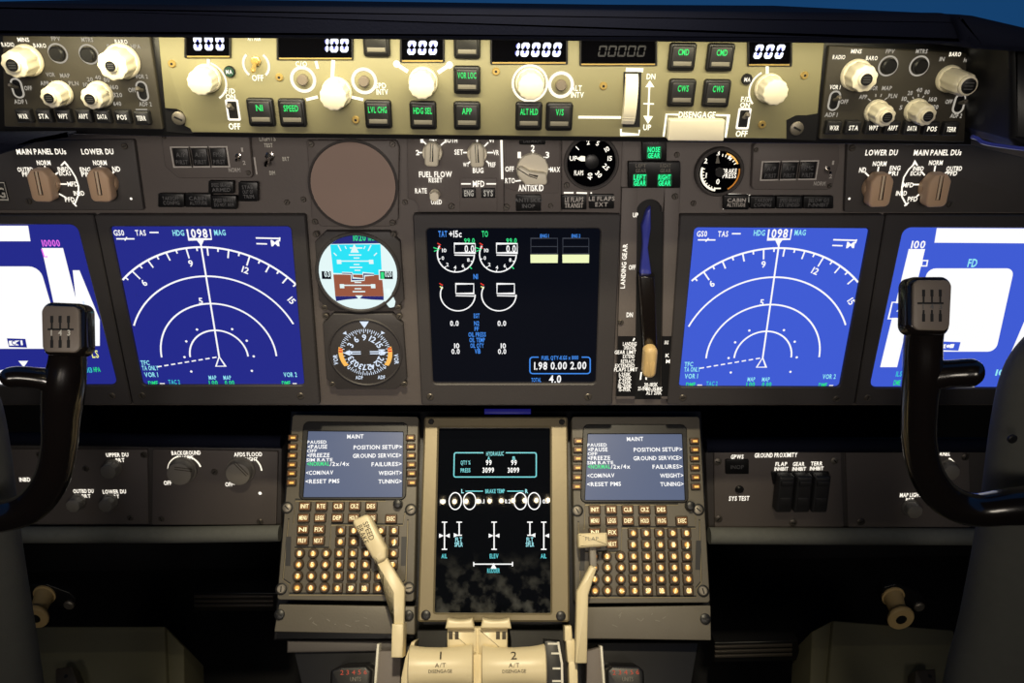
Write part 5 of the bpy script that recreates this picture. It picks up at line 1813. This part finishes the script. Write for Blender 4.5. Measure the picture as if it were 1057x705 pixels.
mb.prism(QH.poly([(412, 760), (414, 700), (418, 680), (424.5, 663), (429, 662), (424, 678), (421.5, 700), (421, 760)], .028), -.01, .028, 'lever_cream', .001)
part('quadrant_fin', mb, QH, label='pale curved quadrant edge')
mb = MB()
mb.prism(QH.poly([(562, 661), (579, 662), (584, 700), (584, 760), (562, 760)], .020), -.01, .020, 'black_plastic', .001)
z = .0205
QH.ln(mb, [(576, 662.5), (580, 685), (581, 740)], 2.2, 'white_paint', z)
for px, py, w in ((571, 664.5, 11), (573, 674.5, 8), (574.5, 690, 8), (574.5, 703, 9)):
    QH.ln(mb, [(px - w / 2, py), (px + w / 2, py)], 1.8, 'white_paint', z)
part('flap_scale', mb, QH)
mb = MB()
for q in ([(583, 646), (590, 646), (591, 662), (583, 662)], [(584, 660), (593, 660), (596, 684), (586, 684)], [(587, 682), (596, 682), (598, 760), (589, 760)]):
    mb.prism(QH.poly(q, .012), -.02, .012, 'lever_cream', .001)
part('flap_gate', mb, QH, label='pale stepped flap gate')


def world_mod(name, label, cat, px, py, n=0.0, plane=CDUP):
    return Mod(name, label, cat, plane, px, py)


def thrust(num, cx, sgn, label):
    M = world_mod('thrust_lever', label, 'lever', cx, 690)
    n0 = .050
    k = M.sc(cx, 690)[0] * .95
    w = 33.5
    xs = [-w, -w + 1.2, -w * .8, -w * .5, 0, w * .5, w * .8, w - 1.2, w]
    rs = [20.5, 22.4, 21.2, 20.0, 19.4, 20.0, 21.2, 22.4, 20.5]
    cxl, cyl = M.c(cx, 690, n0)
    mb = MB()
    mb.tube([(cxl + x * k, cyl, n0 - .012) for x in xs], [r * k for r in rs], 'lever_cream', 40)
    gp = part('grip', mb, M)
    # lettering wraps on the grip: short strips at the angle that faces the pilots
    def onr(body, ang, w_, h_):
        m = MB()
        vs, fs, W = glyph_layout(body, 0)
        r0 = 19.9 * k + .0004
        for a, b in vs:
            x = (a - W / 2) * (w_ * k / W)
            t = R(ang) + (b - CAP / 2) * (h_ * k / CAP) / r0
            rr = r0 + (abs(x / k) / w) ** 2 * 2.2 * k
            m.v.append((cxl + x, cyl + rr * sin(t), n0 - .012 + rr * cos(t)))
        mi = m.mi('label_ink')
        for f in fs:
            m.face(f, mi)
        return m
    t = onr(num, 40, 1.6 if num == '1' else 6, 9)
    part('number', t, gp)
    part('number', onr('A/T', 11, 11, 4), gp)
    part('number', onr('DISENGAGE', -5, 24, 3), gp)
    # lever arm below the grip
    mb = MB()
    mb.prism(M.poly([(cx - 12, 690), (cx + 12, 690), (cx + 12, 780), (cx - 12, 780)], .02), -.02, .02, 'lever_cream', .003)
    part('arm', mb, M)
    # inner plate between the levers
    a = cx - sgn * 35.5
    mb = MB()
    mb.prism(M.poly([(a - 3.2, 648), (a + 3.2, 648), (a + 3.2, 770), (a - 3.2, 770)], .034), .0, .034, 'lever_cream', .001)
    part('side_web', mb, M)
    # reverse lever standing in front of the grip
    rx = cx - sgn * 19.5
    mb = MB()
    q0, q1 = (rx - 18, rx + 13) if sgn > 0 else (rx - 13, rx + 18)
    mb.prism(rounded(M.poly([(q0, 648), (q1, 648), (q1, 676), (q0, 676)], .036), .002), .004, .036, 'lever_cream', .0025)
    for o in (0, 7):
        c = (rx + 3 + o * .9) if sgn > 0 else (rx - 3 - o * .9)
        mb.prism(M.poly([(c - 2, 652), (c + 2, 652), (c + 2, 660), (c - 2, 660)], .0365), .030, .0365, 'label_ink', .0003)
    rv = part('reverse_lever', mb, M)
    mb = MB()
    p0, p1 = (rx - 13, rx + 15) if sgn > 0 else (rx - 13, rx + 13)
    tx = [(p0 + (p1 - p0) * i / 8, 638.5 + 2.2 * (1 - ((i - 4) / 4) ** 2)) for i in range(9)]
    mb.prism(M.poly([(p0 - 2, 649)] + tx + [(p1 + 2, 649)], .046), .014, .046, 'lever_cream', .002)
    part('reverse_grip', mb, rv)
    return M


thrust('1', 455, -1, 'left cream thrust lever, its spool grip numbered 1')
thrust('2', 530.5, 1, 'right cream thrust lever, its spool grip numbered 2')

M = Mod('speed_brake_lever', 'cream bent lever with paddle handle printed SPEED BRAKE before the left keypad', 'lever', CDUP, 400, 620)
mb = MB()
mb.prism(rounded(M.poly([(385, 577), (396, 571), (417.5, 607), (416.5, 650), (405.5, 650), (405, 612)], .030), .0015), .018, .030, 'lever_cream', .0016)
mb.prism(M.poly([(404.5, 644), (416.5, 644), (415.5, 679), (403.5, 679)], .033), .000, .033, 'lever_cream', .0014)
part('arm', mb, M)
mb = MB()
hq = rounded(M.poly([(362.5, 537.5), (380, 529.5), (398.5, 566), (398, 577), (389.5, 581), (384, 576)], .036), [.0012, .0012, .004, .006, .006, .004])
mb.prism(hq, .016, .036, 'lever_cream', .003)
part('handle', mb, M)
mb = MB()
M.t(mb, 'SPEED', 380.5, 548, 19, 5.4, 'label_ink', .0363, 0, -66)
M.t(mb, 'BRAKE', 374.5, 551.5, 19, 5.4, 'label_ink', .0363, 0, -66)
part('lettering', mb, M)

M = Mod('flap_lever', 'cream bent lever with flat tab handle before the right keypad', 'lever', CDUP, 602, 620)
mb = MB()
mb.prism(rounded(M.poly([(610, 583), (616, 587), (607.5, 614), (606, 685), (594, 685), (595.5, 611)], .028), .0015), .014, .028, 'lever_cream', .0018)
part('arm', mb, M)
mb = MB()
mb.prism(rounded(M.poly([(608.5, 564), (615.5, 564), (616, 585), (609.5, 584)], .024), .001), .014, .024, 'knob_grey', .001)
part('neck', mb, M)
mb = MB()
mb.prism(rounded(M.poly([(597, 550.5), (627, 549.5), (627.5, 563.5), (597.5, 565.5)], .034), .0016), .014, .034, 'lever_cream', .0022)
part('handle', mb, M)
mb = MB()
M.t(mb, 'FLAP', 611, 556, 13, 3.6, 'grey_bar', .0343, 0)
part('lettering', mb, M)

for lab, q in (('small dark rounded dial block with red figures left of the thrust levers', [(341, 692), (352, 688), (378, 687), (384, 693), (378, 760), (338, 760)]), ('small dark rounded dial block with red figures right of the thrust levers', [(626, 692), (632, 687), (660, 688), (665, 693), (668, 760), (628, 760)])):
    M = Mod('trim_dial', lab, 'dial', CDUP, sum(p[0] for p in q) / 6, 700)
    mb = MB()
    mb.prism(rounded(M.poly(q, .012), .004), -.035, .012, 'black_plastic', .003)
    part('body', mb, M)
    cx = sum(p[0] for p in q[1:3]) / 2
    mb = MB()
    M.t(mb, '2 3 4 5 6', cx, 694, 27, 4.6, 'red_ink', .0123, 0)
    M.t(mb, 'UNITS', cx + 2, 701, 11, 4.4, 'grey_bar', .0123, 0)
    part('lettering', mb, M)

# ================================================================== control columns and yokes


def yoke(label, path, rad, stub, srad, cap, tiltx):
    M = Mod('control_yoke', label, 'yoke', YOKEP, cap[0], cap[1] + 60)
    k = M.sc(cap[0], cap[1])[0]
    P = spline([M.c(px, py, n) + (n,) for px, py, n in path], 6)
    rr = [q[0] * k for q in spline([(r, 0) for r in rad], 6)]
    mb = MB()
    mb.tube(P, rr, 'gloss_black', 24, .95)
    part('horn', mb, M)
    P = spline([M.c(px, py, n) + (n,) for px, py, n in stub], 5)
    rr = [q[0] * k for q in spline([(r, 0) for r in srad], 5)]
    mb = MB()
    mb.tube(P, rr, 'gloss_black', 20)
    part('thumb_rest', mb, M)
    CP = Plane(cap[0], cap[1], .545, 27)
    Q = Mod('yoke_cap', 'x', 'x', CP, cap[0], cap[1])
    n = 0.0
    q = [(cap[0] + a, cap[1] + b) for a, b in cap[2]]
    mb = MB()
    mb.prism(rounded(Q.poly(q, n), 10 * k, 7), -.015, n, 'gloss_black', .005)
    h = part('cap', mb, M)
    h.matrix_local = M.e.matrix_world.inverted() @ Q.e.matrix_world
    q2 = [(cap[0] + a * .82, cap[1] + b * .86) for a, b in cap[2]]
    mb = MB()
    mb.prism(rounded(Q.poly(q2, n), 7 * k, 7), n - .001, n + .0016, 'cap_grey', .0008)
    z = n + .0018
    for i in (-1, 0, 1):
        x = cap[0] + 1 + i * 8.6 + tiltx
        for y0, y1, w in ((-16, -9, 3.2), (-9, -2, 2.0), (5, 9, 2.0), (9, 17, 3.2)):
            Q.ln(mb, [(x, cap[1] + y0 + 1), (x, cap[1] + y1 + 1)], w, 'slot_black', z)
    Q.ln(mb, [(cap[0] - 14, cap[1] - 1), (cap[0] + 13, cap[1] - 1)], 2.0, 'slot_black', z)
    mb2 = MB()
    for i, s in enumerate('143'):
        Q.t(mb2, s, cap[0] - 8 + tiltx + i * 9, cap[1] + 2.5, None, 5.4, 'white_paint' if cap[0] < 500 else 'dim_ink', z + .0002)
    f = part('grip_plate', mb, h, label='grey plate with a slotted shift pattern')
    part('numbers', mb2, f)
    bpy.data.objects.remove(Q.e)
    hx, hy = M.c(path[-1][0] + (30 if cap[0] > 500 else -30), path[-1][1])
    mb = MB()
    mb.lathe(hx, hy, [(.030, -.045), (.036, -.035), (.040, .010), (.036, .020), (.026, .024)], 'gloss_black', 32)
    part('hub', mb, M)
    return M


yoke('glossy black yoke horn at the left, white numbers 1 4 3 on its cap', [(70, 350, -.004), (70, 372, -.004), (66, 400, 0), (63, 430, 0), (61, 462, 0), (53, 495, 0), (32, 522, 0), (0, 533, .002), (-60, 536, .004), (-120, 536, .004)],
     [18, 19, 21.5, 20, 18.5, 19, 19.5, 19, 21, 23], [(60, 395, 0), (42, 391, .004), (22, 389, .006), (10, 390, .008), (6, 391, .008)], [16, 12, 11.5, 11, 8],
     (63, 341, [(-23.5, -30), (24, -28), (25, 27), (-22, 26)]), -2)
yoke('glossy black yoke horn at the right, its cap plate slotted without clear numbers', [(957, 330, -.004), (953, 352, -.004), (952, 385, 0), (949, 420, 0), (949, 455, 0), (956, 488, 0), (975, 514, 0), (1004, 526, .002), (1045, 523, .004), (1120, 518, .004)],
     [18, 19, 19.5, 18.5, 18, 18.5, 19, 19.5, 22, 27], [(960, 388, 0), (978, 386, .004), (994, 385, .006), (1005, 384.5, .008), (1008, 384.5, .008)], [18, 15, 15, 14.5, 11],
     (961, 314, [(-23, -29), (25, -29), (22, 32), (-24, 31)]), 0)

for lab, path, rad in (('grey textured control column at the left edge behind the yoke', [(-62, 395, -.06), (-52, 420, -.06), (-42, 470, -.06), (-28, 560, -.06), (-2, 705, -.06), (30, 900, -.06)], [50, 54, 55, 55, 56, 58]),
                       ('grey textured control column at the right edge behind the yoke', [(1092, 352, -.06), (1082, 385, -.06), (1073, 440, -.06), (1062, 530, -.06), (1042, 640, -.06), (1022, 720, -.06), (990, 900, -.06)], [36, 50, 55, 59, 64, 66, 70])):
    M = Mod('control_column', lab, 'column', YOKEP, path[2][0], 560)
    k = M.sc(500, 400)[0]
    P = spline([M.c(px, py, n) + (n,) for px, py, n in path], 6)
    rr = [q[0] * k for q in spline([(r, 0) for r in rad], 6)]
    mb = MB()
    mb.tube(P, rr, 'col_grey', 32, .7)
    part('tube', mb, M)
    if path[0][0] > 500:
        screw(M, 1046, 454, 5, -.018, 'black_plastic', 'bolt', slot=False)

# ================================================================== footwells
FW = Plane(508, 620, 1.02, 0)
FB = Plane(508, 680, 0.96, 62)
for lab, base, sgn, ear in (('cream spool-shaped pull knob in the right footwell', (921, 613), 1, [(912, 606), (925, 603), (950, 612), (957, 622), (950, 630), (920, 628), (910, 620)]),
                            ('cream spool-shaped pull knob in the left footwell, mostly behind the column', (47, 611), -1, [(30, 604), (48, 603), (72, 612), (79, 619), (74, 627), (44, 626), (30, 620)])):
    M = Mod('pull_knob', lab, 'knob', FW, base[0], base[1])
    k = M.sc(*base)[0]
    mb = MB()
    mb.prism(rounded(M.poly(ear, .004), .006), -.012, .004, 'black_plastic', .002)
    part('bracket', mb, M)
    mb = MB()
    ex = (base[0] + 26, base[1] + 11)
    x, y = M.c(*ex)
    mb.lathe(x, y, [(5.5 * k, .003), (5.5 * k, .007), (4 * k, .009)], 'steel', 20)
    part('bolt', mb, M)
    mb = MB()
    prof = [(11.5, .002), (11.5, .006), (9.8, .007), (9.0, .016), (8.4, .026), (9.2, .034), (12.4, .039), (13.2, .042), (13.2, .045), (12.2, .047)]
    mb.lathe(0, 0, [(r * k, z) for r, z in prof], 'ivory_old', 36, lean=(sgn * -.10, -.26))
    mb.flat([(x - sgn * .0047, y - .0122) for x, y in circ(0, 0, 5.4 * k, 20)], .0472, 'slot_black')
    part('spool', mb, M, label='cream spool-shaped grip with dark centre')

for lab, q, side in (('dull olive floor box in the left footwell', [(30, 646), (170, 646), (176, 800), (20, 800)], [(170, 646), (190, 668), (192, 800), (176, 800)]),
                     ('dull olive floor box in the right footwell', [(860, 640), (985, 650), (985, 800), (846, 800)], [(860, 640), (846, 800), (832, 800), (838, 652)])):
    M = Mod('floor_box', lab, 'box', FB, sum(p[0] for p in q) / 4, 690)
    mb = MB()
    mb.prism(rounded(M.poly(q), .004), -.12, 0, 'box_olive', .003)
    part('lid', mb, M)
    mb = MB()
    mb.prism(M.poly(side, -.012), -.12, -.012, 'box_olive', .002)
    part('side_panel', mb, M)
for lab, q in (('ribbed dark metal foot rail right of the pedestal', [(738, 664), (824, 662), (826, 682), (736, 684)]), ('ribbed dark metal foot rail left of the pedestal', [(200, 612), (288, 612), (288, 631), (200, 631)])):
    M = Mod('foot_rail', lab, 'rail', FW, sum(p[0] for p in q) / 4, q[0][1] + 8)
    mb = MB()
    mb.prism(M.poly(q), -.03, 0, 'black_plastic', .002)
    part('base', mb, M)
    (a, b), (c, d), (e, f), (g, h) = q
    mb = MB()
    for t in (.18, .42, .66):
        mb.prism(M.poly([(a, b + (h - b) * t), (c - 6, d + (f - d) * t), (c - 6, d + (f - d) * (t + .12)), (a, b + (h - b) * (t + .12))], .003), -.001, .003, 'screw_grey', .001)
    part('rib', mb, M)
for lab, q in (('small worn metal bracket at the foot of the left column', [(57, 690), (74, 687), (80, 703), (84, 740), (58, 740)]), ('small worn metal bracket at the foot of the right column', [(945, 692), (966, 690), (968, 740), (942, 740)])):
    M = Mod('pedal_bracket', lab, 'bracket', FB, q[0][0] + 12, 700)
    mb = MB()
    mb.prism(rounded(M.poly(q, .03), .002), .0, .03, 'screw_grey', .002)
    x, y = M.c(q[1][0] - 6, 698, .03)
    mb.flat(circ(x, y, .003, 14), .0303, 'slot_black')
    part('plate', mb, M)

# ================================================================== lights
OB = bpy.data.objects.new('overhead_light_bar', None)
COL.objects.link(OB)
OB.location = (0.0, -0.39, 1.93)
tag(OB, 'overhead bar with a row of small warm bulbs, seen mirrored in the tall screen', 'lamp')
mb = MB()
mb.prism(rounded(rect(0, 0, .44, .05), .01), 0, .03, 'black_plastic', .004)
for x in (-.19, .19):
    mb.prism(rect(x, 0, .02, .02), .03, .18, 'black_plastic')
part('housing', mb, OB)
for i in range(10):
    mb = MB()
    mb.lathe(0, 0, [(.0015, -.012), (.005, -.010), (.0068, -.006), (.0062, -.001), (.005, .002)], 'lamp_bulb', 14)
    part('bulb', mb, OB, ((i - 4.5) * .0385, 0, 0))


def spot(name, loc, target, power, angle, blend, col, radius=.03):
    l = bpy.data.lights.new(name, 'SPOT')
    l.energy, l.spot_size, l.spot_blend, l.color, l.shadow_soft_size = power, R(angle), blend, col, radius
    o = bpy.data.objects.new(name, l)
    o.location = loc
    o.rotation_euler = (V(target) - V(loc)).to_track_quat('-Z', 'Y').to_euler()
    COL.objects.link(o)
    return o


spot('pedestal_flood', (0.0, .12, 1.96), (0, .72, .60), 72, 36, 1.0, (1.0, .86, .60), .03)
spot('cabin_lamp', (-.08, -1.12, 1.42), (-.04, .80, 1.06), 50, 36, 1.0, (1.0, .89, .80), .20)
spot('footwell_fill', (-.62, -1.12, 1.42), (.1, .80, .7), 13, 90, .8, (1.0, .89, .74), .2)  # added fill light without a fixture, warms the footwell past the column
spot('footwell_fill', (.62, -1.12, 1.42), (-.1, .80, .7), 13, 90, .8, (1.0, .89, .74), .2)  # matching added fill from the other side
a = bpy.data.lights.new('glareshield_flood', 'AREA')
a.shape = 'RECTANGLE'
a.size, a.size_y = .76, .006
a.energy, a.color = .64, (1.0, .89, .57)
a.spread = R(130)
ao = bpy.data.objects.new('glareshield_flood', a)
src = LP - GLARE.v * .003
tgt = MCPP.w(508, 95)
d = (V((0, tgt.y, tgt.z)) - V((0, src.y, src.z))).normalized()
zx = GLARE.u
yx = (-d).cross(zx).normalized()
ao.matrix_world = Matrix.Translation(src) @ Matrix((zx, yx, (-d))).transposed().to_4x4()
COL.objects.link(ao)

w = bpy.data.worlds.new('world')
SC.world = w
w.use_nodes = True
bg = w.node_tree.nodes['Background']
bg.inputs['Color'].default_value = S(20, 62, 106)
bg.inputs['Strength'].default_value = 1.0

SC.view_settings.view_transform = 'Standard'
SC.view_settings.look = 'None'
SC.view_settings.gamma = 1.0
SC.view_settings.exposure = 0.0
SC.view_settings.use_curve_mapping = False
SC.cycles.use_denoising = True
SC.cycles.sample_clamp_indirect = 4.0
SC.cycles.max_bounces = 6
